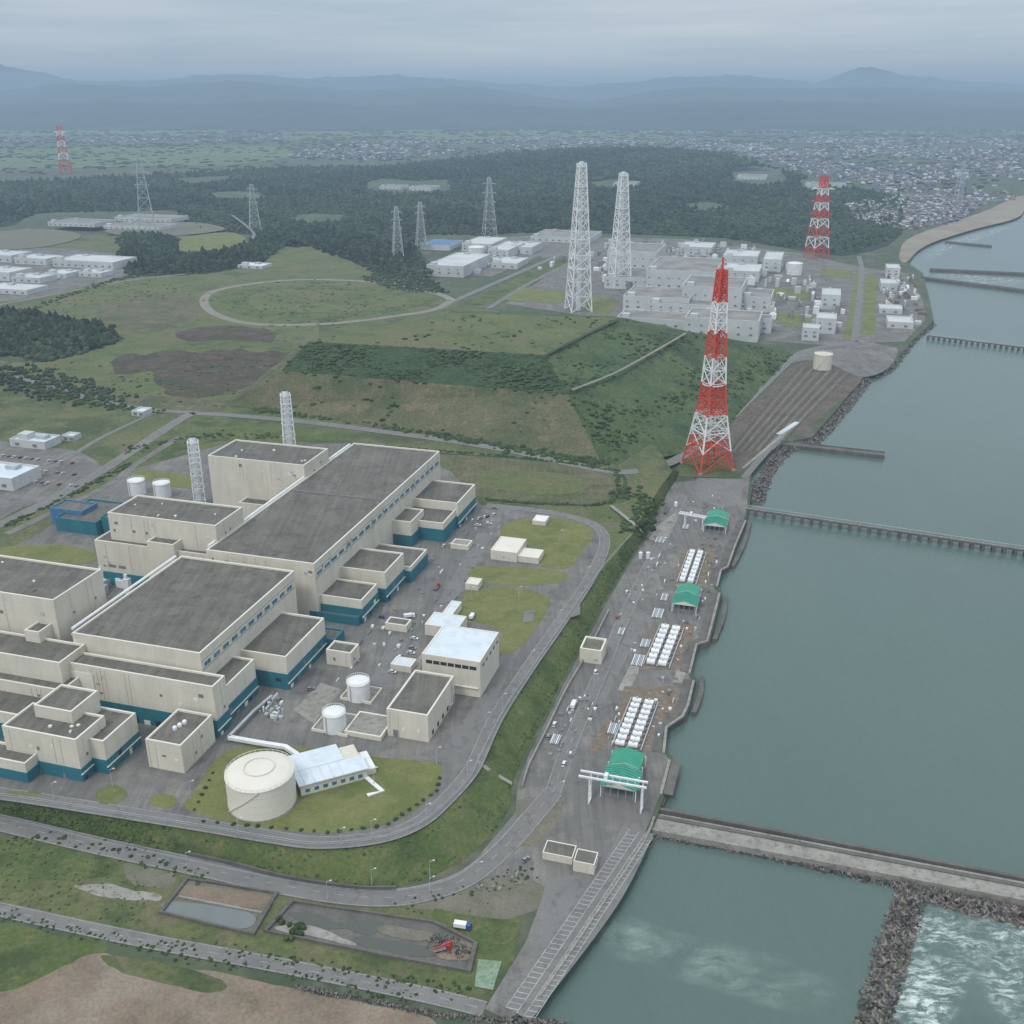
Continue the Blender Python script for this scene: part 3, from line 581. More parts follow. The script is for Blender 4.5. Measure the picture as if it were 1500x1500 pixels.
# ---------------------------------------------------------------- mountains
def ridge(name,D,prof,seed,depth,foot=0):
    us=np.linspace(prof[0][0],prof[-1][0],420)
    vs=np.interp(us,[p[0] for p in prof],[p[1] for p in prof])
    V=[];R=16
    for j in range(R+1):
        t=j/R; sft=math.sin(min(t,1)*math.pi*.5)
        for i,(u,v) in enumerate(zip(us,vs)):
            k=(750-v)/F; hz=H+D*(k*cp-sp)/(cp+k*sp)
            cz=D*cp-(hz-H)*sp; x=(u-750)/F*cz; w=i*.5
            rough=.2*(math.sin(w*.35+seed)+math.sin(w*.9+j*.8+seed*2)*.6+math.sin(w*1.7-j*1.3)*.5)
            z=hz*(sft**1.2)*(1+rough*(1-t)) + (hz*.04*(math.sin(w*.8+seed)+math.sin(w*2.1)*.5+math.sin(w*3.9+seed)*.3) if j==R else 0)
            V.append((x*(1-(1-t)*depth/D),D-(1-t)*depth,max(z,foot)))
    n=len(us); mb=MB(); mb.add(V,[[j*n+i,j*n+i+1,(j+1)*n+i+1,(j+1)*n+i] for j in range(R) for i in range(n-1)],m_mount); mb.done(name,True)
ridge('mountain_range',24000,[(-500,90),(0,97),(60,105),(100,118),(200,120),(330,108),(450,116),(560,110),(640,116),(740,122),(830,128),(900,122),(1000,112),(1100,112),(1190,121),(1215,115),(1235,106),(1255,103),(1275,99),(1295,103),(1320,111),(1400,118),(1500,125),(2100,135)],1,5000)
ridge('mountain_range',17000,[(-500,120),(0,132),(100,122),(200,128),(330,118),(450,128),(560,132),(700,126),(780,140),(860,150),(900,142),(1000,128),(1150,130),(1300,128),(1500,136),(2100,150)],2,4500)
ridge('mountain_range',12500,[(-500,145),(0,150),(150,148),(320,152),(420,146),(560,155),(700,150),(850,160),(980,150),(1100,148),(1300,150),(1500,158),(2100,165)],3,2500)
# ---------------------------------------------------------------- main plant buildings
def bld(name,blocks,extra=None):
    mb=MB()
    for b in blocks:
        C,P,Q,h=b[:4]; kw=b[4] if len(b)>4 else {}; z0=kw.pop('z0',ZT); z1=z0+h*K
        mb.block(*r3(C,P,Q,z1),z0,z1,**kw)
    if extra: extra(mb)
    return mb.done(name)
def winband(mb,C,P,Q,h,n,z_off=5,wh=3.,frac=.72,mat=None):
    a0,a1,b0,b1=r3(C,P,Q,ZT+h*K); z=ZT+h*K-z_off; st=(a1-a0-4)/n
    for i in range(n):
        s=a0+2+i*st; mb.box(s,s+st*frac,b1-.1,b1+.18,z-wh,z,m_creamtrim,m_creamtrim)
        mb.box(s+.35,s+st*frac/2-.15,b1,b1+.28,z-wh+.3,z-.3,mat or m_glass); mb.box(s+st*frac/2+.15,s+st*frac-.35,b1,b1+.28,z-wh+.3,z-.3,mat or m_glass)
    mb.box(a0+.5,a1-.5,b1-.1,b1+.12,z+.9,z+1.1,m_dsteel); mb.box(a0+.5,a1-.5,b1-.1,b1+.13,z-wh-1.,z-wh-.75,m_dsteel)
def rooftop(mb,C,P,Q,h,n,seed,z0=ZT):
    r=random.Random(seed); a0,a1,b0,b1=r3(C,P,Q,z0+h*K); z=z0+h*K
    for _ in range(n):
        a=r.uniform(a0+3,a1-5);b=r.uniform(b0+3,b1-5);w=r.uniform(.7,2);q=r.uniform(.7,2);t=r.uniform(.5,1.2)
        mb.box(a,a+w,b,b+q,z,z+t,r.choice([m_white,m_dsteel,m_creamtrim]))
def walldetail(mb,C,P,Q,h,seed,z0=ZT,zmin=0):
    r=random.Random(seed); a0,a1,b0,b1=r3(C,P,Q,z0+h*K)
    for _ in range(int((b1-b0)/9)):
        b=r.uniform(b0+2,b1-4); z=r.uniform(z0+zmin+2,z0+h*K-4); mb.box(a0-.2,a0,b,b+r.uniform(1,2.6),z,z+r.uniform(.8,2),r.choice([m_dsteel,m_steel,m_creamtrim]))
    for _ in range(int((b1-b0)/16)+1):
        b=r.uniform(b0+1,b1-1); mb.beam((*W(a0-.2,b),z0+zmin),(*W(a0-.2,b),z0+h*K),.25,m_creamtrim)
    for _ in range(int((a1-a0)/14)+1):
        a=r.uniform(a0+1,a1-3); mb.beam((*W(a,b1+.2),z0+zmin),(*W(a,b1+.2),z0+h*K),.25,m_creamtrim)
        z=r.uniform(z0+zmin+1,z0+h*K-5); mb.box(a,a+1.8,b1,b1+.2,z,z+1.4,m_dsteel)
def basedetail(mb,C,P,Q,h,seed):
    # doors, vents and canopies in the teal plinth
    r=random.Random(seed); a0,a1,b0,b1=r3(C,P,Q,ZT+h*K)
    for i in range(int((b1-b0)/7)):
        b=b0+2+i*7+r.uniform(-1,1); z=ZT+r.choice([0,0,4.5]); mb.box(a0-.55,a0-.35,b,b+r.uniform(1.2,3.5),z,z+r.uniform(1.5,3.2),r.choice([m_dark,m_dsteel,m_creamtrim,m_teal]))
    for i in range(int((a1-a0)/7)):
        a=a0+2+i*7+r.uniform(-1,1); z=ZT+r.choice([0,0,4.5]); mb.box(a,a+r.uniform(1.2,3.2),b1+.35,b1+.55,z,z+r.uniform(1.5,3.2),r.choice([m_dark,m_dsteel,m_creamtrim]))
    mb.box(a0-.9,a1,b1+.36,b1+1.,ZT+4.1,ZT+4.35,m_creamtrim)
def ex1(mb):
    winband(mb,(296,958),(430,838),(102,932),27,11)
    a0,a1,b0,b1=r3((296,958),(430,838),(102,932),ZT+27*K)
    mb.hcyl((*W(a0+3,b0-2),ZT+27*K+1.5),(*W(a1-3,b0-2),ZT+27*K+1.5),.8,m_white)
    mb.box(a0+5,a1-5,b0-5,b0-.5,ZT+24*K,ZT+25.*K,m_creamtrim)
    walldetail(mb,(306,1014),(330,992),(98,964),20.5,4,zmin=10)
    basedetail(mb,(306,1014),(330,992),(98,964),20.5,1);basedetail(mb,(324,1014),(374,968),(260,1000),14.5,2);basedetail(mb,(412,968),(480,908),(330,945),14.,3)
    c=r3((306,1014),(330,992),(98,964),ZT+20.5*K); mb.box(c[0]-.5,c[0],c[2]+3,c[2]+18,ZT+10*K,ZT+18*K,m_creamtrim,m_cream)
T1=((296,958),(430,838),(102,932),27)
bld('turbine_building',[T1,((306,1014),(330,992),(98,964),20.5,dict(teal=7*K)),((324,1014),(374,968),(260,1000),14.5,dict(teal=7*K)),((412,968),(480,908),(330,945),14.,dict(teal=7*K)),
   ((472,938),(530,928),(440,930),4.5,dict(wall=m_teal,roof=m_roof))],ex1)
bld('reactor_building',[((80,880),(150,836),(-150,850),37.5),((96,972),(118,945),(-150,938),23),((62,930),(78,908),(36,925),27),((88,1012),(150,975),(-60,990),15,dict(teal=7*K)),((50,1052),(90,1015),(-100,1030),11,dict(teal=7*K))],
   lambda mb: (rooftop(mb,(80,880),(150,836),(-150,850),37.5,5,1),walldetail(mb,(80,880),(150,836),(-150,850),37.5,5,zmin=28),walldetail(mb,(88,1012),(150,975),(-60,990),15,6,zmin=10)))
bld('service_building',[((110,1090),(150,1050),(8,1062),16,dict(teal=5*K)),((150,1088),(202,1047),(60,1072),12.5,dict(teal=5.5*K)),((40,1120),(60,1100),(-60,1105),7,dict(teal=4*K)),((100,1045),(150,1015),(50,1035),20)],
   lambda mb:(rooftop(mb,(110,1090),(150,1050),(8,1062),16,4,3),rooftop(mb,(150,1088),(202,1047),(60,1072),12.5,3,5),walldetail(mb,(110,1090),(150,1050),(8,1062),16,9,zmin=8),basedetail(mb,(150,1088),(202,1047),(60,1072),12.5,4),basedetail(mb,(110,1090),(150,1050),(8,1062),16,5)))
def ex4(mb):
    a0,a1,b0,b1=r3((262,1094),(316,1050),(212,1086),ZT+10.7*K)
    for i in range(3):
        x,y=W(a0+(a1-a0)*.45+i*2.8,b0+(b1-b0)*(.42+.04*i)); mb.cyl(x,y,1.1,ZT+10.7*K,ZT+10.7*K+1.2,m_white,dome=.8,n=14)
    walldetail(mb,(262,1094),(316,1050),(212,1086),10.7,12)
bld('auxiliary_building',[((262,1094),(316,1050),(212,1086),10.7)],ex4)
T2=((458,834),(640,662),(312,800),27)
def ex2(mb):
    winband(mb,*T2,21)
    a0,a1,b0,b1=r3(*T2[:3],ZT+27*K); am=(a0+a1)/2
    mb.box(a0+14,a1-10,b0-4.5,b0-.6,ZT+20*K,ZT+25.2*K,m_creamtrim)
    mb.hcyl((*W(a0+5,b0-1.5),ZT+27*K+1),(*W(a1-5,b0-1.5),ZT+27*K+1),.9,m_white)
    for i in range(9): mb.box(a0+12+i*14,a0+16+i*14,b0-6,b0-4.5,ZT+21*K,ZT+24*K,m_white)
    mb.box(am-.6,am+.2,b0,b1,ZT+27*K,ZT+27*K+.7,m_dsteel); walldetail(mb,*T2,21,zmin=24)
    basedetail(mb,(560,845),(592,812),(470,822),14.5,6);basedetail(mb,(522,884),(560,858),(450,866),10.5,7);basedetail(mb,(660,742),(706,712),(590,724),14,8)
bld('turbine_building',[T2,
  ((560,845),(592,812),(470,822),14.5,dict(teal=7*K)),((522,884),(560,858),(450,866),10.5,dict(teal=7*K)),((600,838),(622,806),(500,812),7.5,dict(teal=6*K)),
  ((600,768),(622,748),(520,755),13,dict(teal=6*K)),
  ((660,742),(706,712),(590,724),14,dict(teal=7*K)),((645,770),(672,748),(560,755),10,dict(teal=7*K)),
  ((520,908),(545,890),(455,895),3.5,dict(wall=m_teal))],ex2)
bld('reactor_building',[((314,772),(358,745),(157,753),35),((306,816),(350,790),(140,792),22,dict(teal=7*K)),((250,800),(290,780),(215,795),26)],
   lambda mb:(rooftop(mb,(314,772),(358,745),(157,753),35,6,7),walldetail(mb,(314,772),(358,745),(157,753),35,31,zmin=32),walldetail(mb,(306,816),(350,790),(140,792),22,32,zmin=10),[mb.box(*(lambda r:(r[0]-.2,r[0],r[2]+8+i*7,r[2]+13+i*7))(r3((306,816),(350,790),(140,792),ZT+22*K)),ZT+9.6*K,ZT+11*K,m_dsteel) for i in range(2)]))
bld('reactor_building',[((442,684),(484,659),(306,668),34),((470,705),(500,690),(300,695),23,dict(teal=7*K)),((500,722),(520,700),(380,708),19)],
   lambda mb:(rooftop(mb,(442,684),(484,659),(306,668),34,6,8),walldetail(mb,(442,684),(484,659),(306,668),34,33,zmin=30)))
bld('control_building',[((142,770),(182,738),(86,757),7,dict(wall=m_teal)),((120,752),(140,738),(75,744),9,dict(wall=m_blue)),((215,768),(240,750),(150,757),9,dict(wall=m_teal))])
bld('waste_treatment_building',[((440,720),(470,705),(395,712),14),((400,745),(430,728),(352,736),12)])
def ex8(mb):
    a0,a1,b0,b1=r3((628,1050),(664,992),(565,1042),ZT+10.7*K)
    mb.box(a0-.15,a0,b0+3,b0+6,ZT,ZT+4,m_dsteel)
    for i in range(4): mb.box(a0+5+i*7,a0+7+i*7,b1,b1+.15,ZT+1,ZT+3.4,m_dark)
    walldetail(mb,(628,1050),(664,992),(565,1042),10.7,41)
bld('storage_building',[((628,1050),(664,992),(565,1042),10.7)],ex8)
def ex9(mb):
    a0,a1,b0,b1=r3((702,970),(733,927),(617,959),ZT+15.6*K)
    z=ZT+12*K; mb.box(a0-.15,a0,b0+2,b1-2,z,z+1.9,m_dark)
    for i in range(7):
        s=b0+2+i*(b1-b0-4)/7; mb.box(a0-.2,a0,s-.15,s+.25,z,z+1.9,m_creamtrim)
    for i in range(5): mb.box(a0+4+i*6,a0+6.5+i*6,b1,b1+.15,ZT+12*K,ZT+12*K+1.6,m_glass)
    mb.box(a0-.2,a0,b0+6,b0+11,ZT,ZT+5,m_steel); mb.box(a0-.9,a0,b0+1,b1-1,ZT+4.*K,ZT+4.3*K,m_creamtrim)
bld('workshop_building',[((702,970),(733,927),(617,959),15.6,dict(roof=m_whiteroof,par=.3))],ex9)
bld('annex_building',[((672,922),(682,903),(622,915),5,dict(roof=m_whiteroof,par=.3)),((660,905),(676,882),(645,902),3.5,dict(roof=m_whiteroof,par=.3))])
bld('small_utility_building',[((515,960),(524,945),(478,953),6)],lambda mb:walldetail(mb,(515,960),(524,945),(478,953),6,51))
bld('small_utility_building',[((596,918),(602,908),(564,913),3,dict(par=.4))])
bld('small_utility_building',[((602,978),(610,966),(572,973),2.6,dict(par=.3,roof=m_whiteroof)),((700,858),(706,848),(682,854),3,dict(par=.3,roof=m_creamtrim)),((686,800),(692,792),(660,797),2.4,dict(par=.3,roof=m_conc))])
bld('guard_building',[((757,812),(770,790),(720,804),5,dict(roof=m_creamtrim,par=.3)),((788,820),(796,806),(757,812),3,dict(roof=m_creamtrim,par=.3))],lambda mb:walldetail(mb,(757,812),(770,790),(720,804),5,61))
bld('small_hut',[((800,765),(803,756),(780,762),2.4,dict(roof=m_white,par=.2))])
bld('seaside_building',[((880,957),(890,938),(850,950),6,dict(z0=ZY,roof=m_gravel))],lambda mb:walldetail(mb,(880,957),(890,938),(850,950),6,52,z0=ZY))
bld('seaside_gatehouse',[((836,1258),(848,1240),(795,1248),2.6,dict(z0=ZY,roof=m_roof,par=.3,pt=.4)),((868,1268),(880,1250),(840,1261),3.8,dict(z0=ZY,roof=m_roof,par=.3,pt=.4))],lambda mb:walldetail(mb,(868,1268),(880,1250),(840,1261),3.8,53,z0=ZY))
def rot_hall():
    z1=ZT+4.6*K; C=np.array(G(440,1150,z1)[:2]);P=np.array(G(545,1122,z1)[:2]);Q=np.array(G(412,1116,z1)[:2])
    x=P-C;lx=np.linalg.norm(x);x/=lx;y=np.array([-x[1],x[0]]);ly=abs(np.dot(Q-C,y)); lx*=.92
    mb=MB(); R=lambda u0,u1,v0,v1:[tuple(C+x*u0+y*v0),tuple(C+x*u1+y*v0),tuple(C+x*u1+y*v1),tuple(C+x*u0+y*v1)]
    mb.prism(R(0,lx,0,ly),ZT,z1-.4,m_cream); 
    mb.prism(R(-.8,lx+.8,-.8,ly*.5-.1),z1-.4,z1,m_white,m_whiteroof); mb.prism(R(-.8,lx*.75,ly*.5,ly+2.8),z1-.3,z1+.25,m_white,m_whiteroof)
    for i in range(5): mb.prism(R(2+i*lx/7.,2.2+i*lx/7.,-.9,ly+.9),z1+.2,z1+.4,m_white)
    for i in range(7): mb.prism(R(2+i*lx/7.5,4+i*lx/7.5,-.15,0),ZT+1.5,ZT+3.2,m_glass)
    mb.prism(R(lx+.01,lx+5,2,ly-4),ZT,ZT+3.2,m_cream,m_white)
    mb.done('low_white_roofed_hall')
rot_hall()
ribbon('pipe_gallery',[(335,1078),(380,1086),(418,1092),(436,1104)],2.2,ZT+3,m_white,wall=1.6,n=1)
ribbon('pipe_gallery',[(530,1132),(560,1158),(538,1164)],2.,ZT+.8,m_white,wall=.8,n=1)
ribbon('pipe_rack',[(335,1078),(372,1040),(398,1018)],1.4,ZT+3,m_steel,wall=.6,n=1)
def tank(name,u,v,rpx,hm,dome,ladder=True,z0=ZT,mat=None):
    x,y,_=G(u,v,z0); t=(H-z0)/(F*sp+(v-750)*cp); r=rpx*t; mat=mat or m_white; mb=MB()
    mb.cyl(x,y,r,z0,z0+hm,mat,n=48,dome=dome); n=24
    mb.cyl(x,y,r+.5,z0,z0+.4,m_conc,n=48); mb.cyl(x,y,r+.25,z0+hm-.5,z0+hm-.1,m_creamtrim,n=48)
    if r>5:
        for i in range(36):
            a=i*6.283/36; b=(i+1)*6.283/36; p=(x+r*math.cos(a),y+r*math.sin(a)); q=(x+r*math.cos(b),y+r*math.sin(b))
            mb.beam((*p,z0+hm),(*p,z0+hm+1.2),.12,m_white); mb.beam((*p,z0+hm+1.2),(*q,z0+hm+1.2),.12,m_white)
    if r>10:
        for i in range(16):
            a=i*6.283/16; b=(i+1)*6.283/16; k=.45
            mb.beam((x+k*r*math.cos(a),y+k*r*math.sin(a),z0+hm+dome*.85+.3),(x+k*r*math.cos(b),y+k*r*math.sin(b),z0+hm+dome*.85+.3),.3,m_creamtrim)
        for i in range(20):
            a=-2.6+i*.06; b=a+.06; mb.beam((x+(r+.5)*math.cos(a),y+(r+.5)*math.sin(a),z0+hm*i/20),(x+(r+.5)*math.cos(b),y+(r+.5)*math.sin(b),z0+hm*(i+1)/20),.35,m_creamtrim)
        for i in range(3): mb.cyl(x,y,r+.06,z0+hm*(i+1)/4,z0+hm*(i+1)/4+.18,m_cream,n=48)
    else: mb.beam((x-r*.6,y-r*.86,z0),(x-r*.6,y-r*.86,z0+hm),.4,m_steel)
    return mb.done(name)
tank('filtered_water_tank',385,1172,49,11.5*K,2.6,mat=m_creamtrim)
for u,v in ((491,1068),(526,1022)):
    tank('storage_tank',u,v,16.5,8.5*K*.9,1.2)
for (C,P,Q) in (((512,1080),(524,1048),(458,1066)),((545,1032),(556,1008),(500,1020))):
    mb=MB(); a0,a1,b0,b1=r3(C,P,Q,ZT+1); mb.box(a0,a0+.5,b0,b1,ZT,ZT+1.5,m_creamtrim);mb.box(a1-.5,a1,b0,b1,ZT,ZT+1.5,m_creamtrim);mb.box(a0+.5,a1-.5,b0,b0+.5,ZT,ZT+1.5,m_creamtrim);mb.box(a0+.5,a1-.5,b1-.5,b1,ZT,ZT+1.5,m_creamtrim);mb.box(a0+.5,a1-.5,b0+.5,b1-.5,ZT,ZT+.3,m_conc);mb.done('tank_bund_wall')
bld('low_concrete_building',[((560,1082),(575,1050),(505,1070),1.6,dict(roof=m_conc,par=.3))])
for u,v in ((202,724),(239,728)): tank('water_tank',u,v,12,9*K,1.)
tank('far_tank',1163,402,11,20,2,z0=ZY); tank('far_tank',1204,540,13,18,1,z0=ZY,mat=m_cream); tank('far_tank',698,372,12,14,2,z0=ZY)
# ---------------------------------------------------------------- lattice towers
def lattice(mb,x,y,z0,z1,w0,w1,n,bw,cols,rot=0.,kink=None,brace=True):
    def wid(t):
        if kink: kt,kw=kink; return w0+(kw-w0)*t/kt if t<kt else kw+(w1-kw)*(t-kt)/(1-kt)
        return w0+(w1-w0)*t
    ts=[0]; s=1.
    for i in range(n): ts.append(ts[-1]+s); s*=.93
    ts=[q/ts[-1] for q in ts]
    def cor(t):
        h=wid(t)/2; z=z0+(z1-z0)*t
        return [np.array([x+h*1.414*math.cos(rot+.785+k*1.5708),y+h*1.414*math.sin(rot+.785+k*1.5708),z]) for k in range(4)]
    for i in range(n):
        a,b=cor(ts[i]),cor(ts[i+1]); m=cols[min(int((ts[i]+ts[i+1])/2*len(cols)),len(cols)-1)]
        for k in range(4):
            mb.beam(a[k],b[k],bw,m)
            mb.beam(b[k],b[(k+1)%4],bw*.6,m)
            mb.beam(a[k],b[(k+1)%4],bw*.5,m); mb.beam(a[(k+1)%4],b[k],bw*.5,m)
    return wid
PY={}
def pylon(u,vb,vt,z0,w0,w1,cols,n=9,bw=.9,arms=(),kink=None,name='transmission_tower',armw=9):
    x,y,_=G(u,vb,z0); z1=ztop(u,vb,z0,vt); t=(H-z0)/(F*sp+(vb-750)*cp); mb=MB()
    lattice(mb,x,y,z0,z1,w0*t,w1*t,n,bw,cols,rot=.3,kink=kink)
    for a in arms:
        z=z0+(z1-z0)*a; m=cols[min(int(a*len(cols)),len(cols)-1)]; L=armw*t/2*(1.2-.3*abs(a-.8))
        for sgn in (-1,1):
            tip=(x+sgn*L*B[0],y+sgn*L*B[1],z); PY[(u,a,sgn)]=tip
            mb.beam((x,y-w1*t*.3,z),tip,bw*.7,m); mb.beam((x,y,z+(z1-z0)*.035),tip,bw*.6,m); mb.beam((x,y+w1*t*.3,z),tip,bw*.7,m)
            mb.beam(tip,(tip[0],tip[1],z-2.5),.5,m_white)
    mb.beam((x,y,z1),(x,y,z1+2.5),bw*.5,cols[-1])
    h=w0*t/2
    for k in range(4):
        mb.cyl(x+h*1.414*math.cos(.3+.785+k*1.5708),y+h*1.414*math.sin(.3+.785+k*1.5708),bw*1.3,z0,z0+1,m_conc,n=8)
    return mb.done(name)
RW=[m_red,m_white]*4+[m_red]
def bigtower():
    u,vb,vt=1036,684,384; z0=ZY+.3; x,y,_=G(u,vb,z0); z1=ztop(u,vb,z0,vt); t=(H-z0)/(F*sp+(vb-750)*cp); mb=MB()
    C7=[m_red,m_white,m_red,m_white,m_red,m_white,m_red]
    lattice(mb,x,y,z0,z1-6,54*t,10*t,16,1.25,C7,rot=.35,kink=(.35,27*t))
    lattice(mb,x,y,z0,z0+(z1-z0)*.42,54*t*.98,21*t,10,.7,[m_red,m_white,m_red],rot=.35+.02,kink=(.8,27*t))
    for k,a in enumerate((.14,.3,.44,.58,.7,.8,.9,.97)):
        z=z0+(z1-6-z0)*a
        w=(54*t+(27*t-54*t)*a/.35 if a<.35 else 27*t+(10*t-27*t)*(a-.35)/.65)*.62
        m=C7[int(a*7)]
        for i in range(12):
            p=(x+w*math.cos(i*.5236),y+w*math.sin(i*.5236)); q=(x+w*math.cos((i+1)*.5236),y+w*math.sin((i+1)*.5236))
            mb.beam((*p,z),(*q,z),.8,m); mb.beam((*p,z+1.8),(*q,z+1.8),.4,m)
    for i in range(7): mb.beam((x,y,z0+(z1-9-z0)*i/7),(x,y,z0+(z1-9-z0)*(i+1)/7),1.8,C7[i])
    mb.beam((x,y,z1-9),(x,y,z1+4),1.4,m_red)
    for k in range(4):
        h=27*t*1.414; mb.cyl(x+h*math.cos(.35+.785+k*1.5708),y+h*math.sin(.35+.785+k*1.5708),2,z0,z0+1.3,m_conc,n=10)
    mb.done('red_white_lattice_tower')
bigtower()
pylon(1195,378,258,ZY,26,7,RW,10,1.7,(.55,.7,.85),armw=26,name='transmission_tower')
pylon(97,255,185,ZY,15,6,RW,8,2.6,(.55,.72,.88),armw=18)
for u,vb,vt,z,w in ((217,342,222,ZT,24),(374,336,270,ZT,16),(583,377,303,ZT,15),(617,360,296,ZT,14),(717,348,260,ZY,19),(1402,300,236,ZY,10)):
    pylon(u,vb,vt,z,w,4,[m_steel],8,1.05,(.6,.75,.9),armw=w*.9)
mb=MB()
def wire(p,q,sag):
    p=np.array(p);q=np.array(q); pr=p
    for i in range(1,9):
        t=i/8; c=p*(1-t)+q*t; c[2]-=sag*4*t*(1-t); mb.beam(pr,c,.11,m_wire); pr=c
for a in (.6,.75,.9):
    for s in (-1,1):
        for u0,u1 in ((217,374),(374,583),(583,617),(617,717)):
            wire(PY[(u0,a,s)],PY[(u1,a,s)],14)
        p=np.array(PY[(217,a,s)]); wire(p,p+np.array([-900,150,-5]),25)
mb.done('overhead_power_lines')
def stack(u,vb,vt,z0,w0,w1,r,n,bw,kink=None,name='exhaust_stack'):
    x,y,_=G(u,vb,z0); z1=ztop(u,vb,z0,vt); t=(H-z0)/(F*sp+(vb-750)*cp); mb=MB()
    lattice(mb,x,y,z0,z1-3,w0*t,w1*t,n,bw,[m_white],rot=.28,kink=kink)
    mb.cyl(x,y,r*t,z0,z1,m_white,m_dark,n=16,r2=r*t*.85)
    for a in (.3,.5,.7,.85,.98):
        z=z0+(z1-3-z0)*a; w=(w0+(w1-w0)*a)*t*.6 if not kink else (w1*1.25)*t*.6
        for i in range(10):
            mb.beam((x+w*math.cos(i*.6283),y+w*math.sin(i*.6283),z),(x+w*math.cos((i+1)*.6283),y+w*math.sin((i+1)*.6283),z),bw*.8,m_white)
    mb.done(name)
stack(847,455,236,ZY,31,10,3.6,14,1.7); stack(907,420,251,ZY,27,9,3.4,13,1.7)
stack(294,742,640,ZT,16,14,5.2,10,.6); stack(425,662,572,ZT,17,13,4.8,10,.6)
# ---------------------------------------------------------------- far plant
def far(name,L,z0=ZY,**kw):
    for (C,P,Q,h) in L: 
        mb=MB(); z1=z0+h*K; a0,a1,b0,b1=r3(C,P,Q,z1); mb.block(a0,a1,b0,b1,z0,z1,wall=m_farwhite,roof=kw.get('roof',m_farroof),par=1.2,pt=1.2)
        n=max(2,int((b1-b0)/14)); 
        for i in range(n):
            s=b0+(i+.3)*(b1-b0)/n; mb.box(a0-.4,a0,s,s+4,z0+h*K*.3,z0+h*K*.3+2.5,m_dsteel)
            if h>11: mb.box(a0-.4,a0,s,s+2.5,z0+h*K*.65,z0+h*K*.65+2.,m_dsteel)
        if b1-b0>35: mb.box(a0+4,a0+14,b0+6,b0+16,z1,z1+5,m_farwhite); mb.box(a1-12,a1-5,b0+20,b0+30,z1,z1+3,m_steel)
        mb.done(name)
far('reactor_building',[((1098,474),(1136,458),(1006,462),20),((1078,425),(1106,408),(1002,416),28),((1040,402),(1070,380),(950,392),27),((958,372),(978,358),(894,364),28)])
far('turbine_building',[((1002,440),(1030,424),(915,432),17),((1130,470),(1133,462),(1080,464),14),((1010,472),(1030,460),(905,464),9),((1046,450),(1060,440),(950,442),13),((962,412),(985,396),(890,402),14),((1125,440),(1140,425),(1085,430),16)])
far('service_building',[((1110,402),(1118,388),(1062,392),12),((1108,380),(1115,368),(1062,370),17),((1143,384),(1150,370),(1120,376),16),((1230,436),(1234,424),(1204,428),16),((1224,470),(1228,460),(1196,464),15),((1200,484),(1202,476),(1176,478),12),((1040,366),(1050,356),(1000,358),12),
 ((1318,396),(1320,388),(1298,390),12),((1314,418),(1316,410),(1290,413),9),((1320,455),(1324,448),(1288,451),5),((1336,475),(1340,465),(1300,470),6)],roof=m_farwhite)
far('office_building',[((690,392),(702,372),(626,388),14),((722,362),(730,348),(688,352),12),((748,372),(752,355),(728,360),12),((780,366),(786,355),(752,358),10),((760,388),(768,378),(722,384),7)],roof=m_farwhite)
far('office_building',[((172,388),(178,376),(90,378),9),((72,382),(76,374),(30,376),8),((22,378),(24,368),(-20,370),9),((60,410),(72,402),(25,404),6),((96,404),(110,396),(75,398),5),((20,402),(30,392),(-30,396),10),((40,428),(60,418),(-20,420),5),((150,402),(158,396),(120,398),5)],z0=ZT,roof=m_farwhite)
patch('office_car_park',[(-100,372),(40,362),(185,375),(190,400),(100,425),(20,440),(-100,442)],ZT+.1,m_asph)
far('long_shed',[((150,328),(155,322),(66,326),6),((258,322),(262,316),(170,318),6),((240,334),(250,328),(150,331),5)],z0=ZT)
far('warehouse',[((74,650),(78,638),(12,645),4.5),((110,642),(112,635),(93,638),3),((213,606),(216,598),(195,602),3),((388,391),(392,386),(348,389),3),((36,702),(40,682),(-60,700),7),],z0=ZT,roof=m_whiteroof)
patch('ploughed_field',[(-50,345),(60,335),(120,345),(60,362),(-50,365)],ZT+1.,m_gravel)
patch('school_ground',[(160,335),(270,325),(330,335),(260,345),(180,345)],ZT+1.,m_gravel)
far('distant_factory',[((1120,260),(1126,256),(1080,258),9),((1235,272),(1245,268),(1180,270),8),((850,350),(900,340),(780,345),8),((634,276),(638,272),(602,274),8),((590,274),(594,271),(556,273),8),((930,270),(934,266),(900,268),8)],roof=m_farroof)
mb=MB(); a0,a1,b0,b1=r3((662,362),(668,352),(622,356),ZY+10); mb.block(a0,a1,b0,b1,ZY,ZY+10,wall=m_farwhite,roof=m_blue,par=.5); mb.done('blue_roofed_building')
def clutter(name,poly,z,n,smin,smax,hmin,hmax,mats,seed):
    q=sample(poly,z,n); r=random.Random(seed); mb=MB()
    for p in q:
        a,b=AB(p); w=r.uniform(smin,smax);l=r.uniform(smin,smax);h=r.uniform(hmin,hmax); m=r.choice(mats)
        if r.random()<.25: mb.cyl(p[0],p[1],w*.4,z,z+h*1.2,m,n=10)
        else:
            if r.random()<.3: l*=3; w*=.4
            mb.box(a,a+l,b,b+w,z,z+h,m)
            if r.random()<.4: mb.box(a+l*.2,a+l*.6,b+w*.2,b+w*.7,z+h,z+h*1.3,m)
    mb.done(name)
clutter('substation_equipment',[(760,400),(850,390),(905,430),(1000,445),(1100,470),(1230,480),(1240,440),(1180,400),(1080,360),(900,352),(850,375)],ZY,300,3,14,3,12,[m_farwhite,m_farwhite,m_steel,m_farroof,m_farroof,m_white],4)
clutter('substation_equipment',[(640,405),(690,352),(780,360),(700,405)],ZY,60,4,12,3,9,[m_farwhite,m_steel,m_white],5)
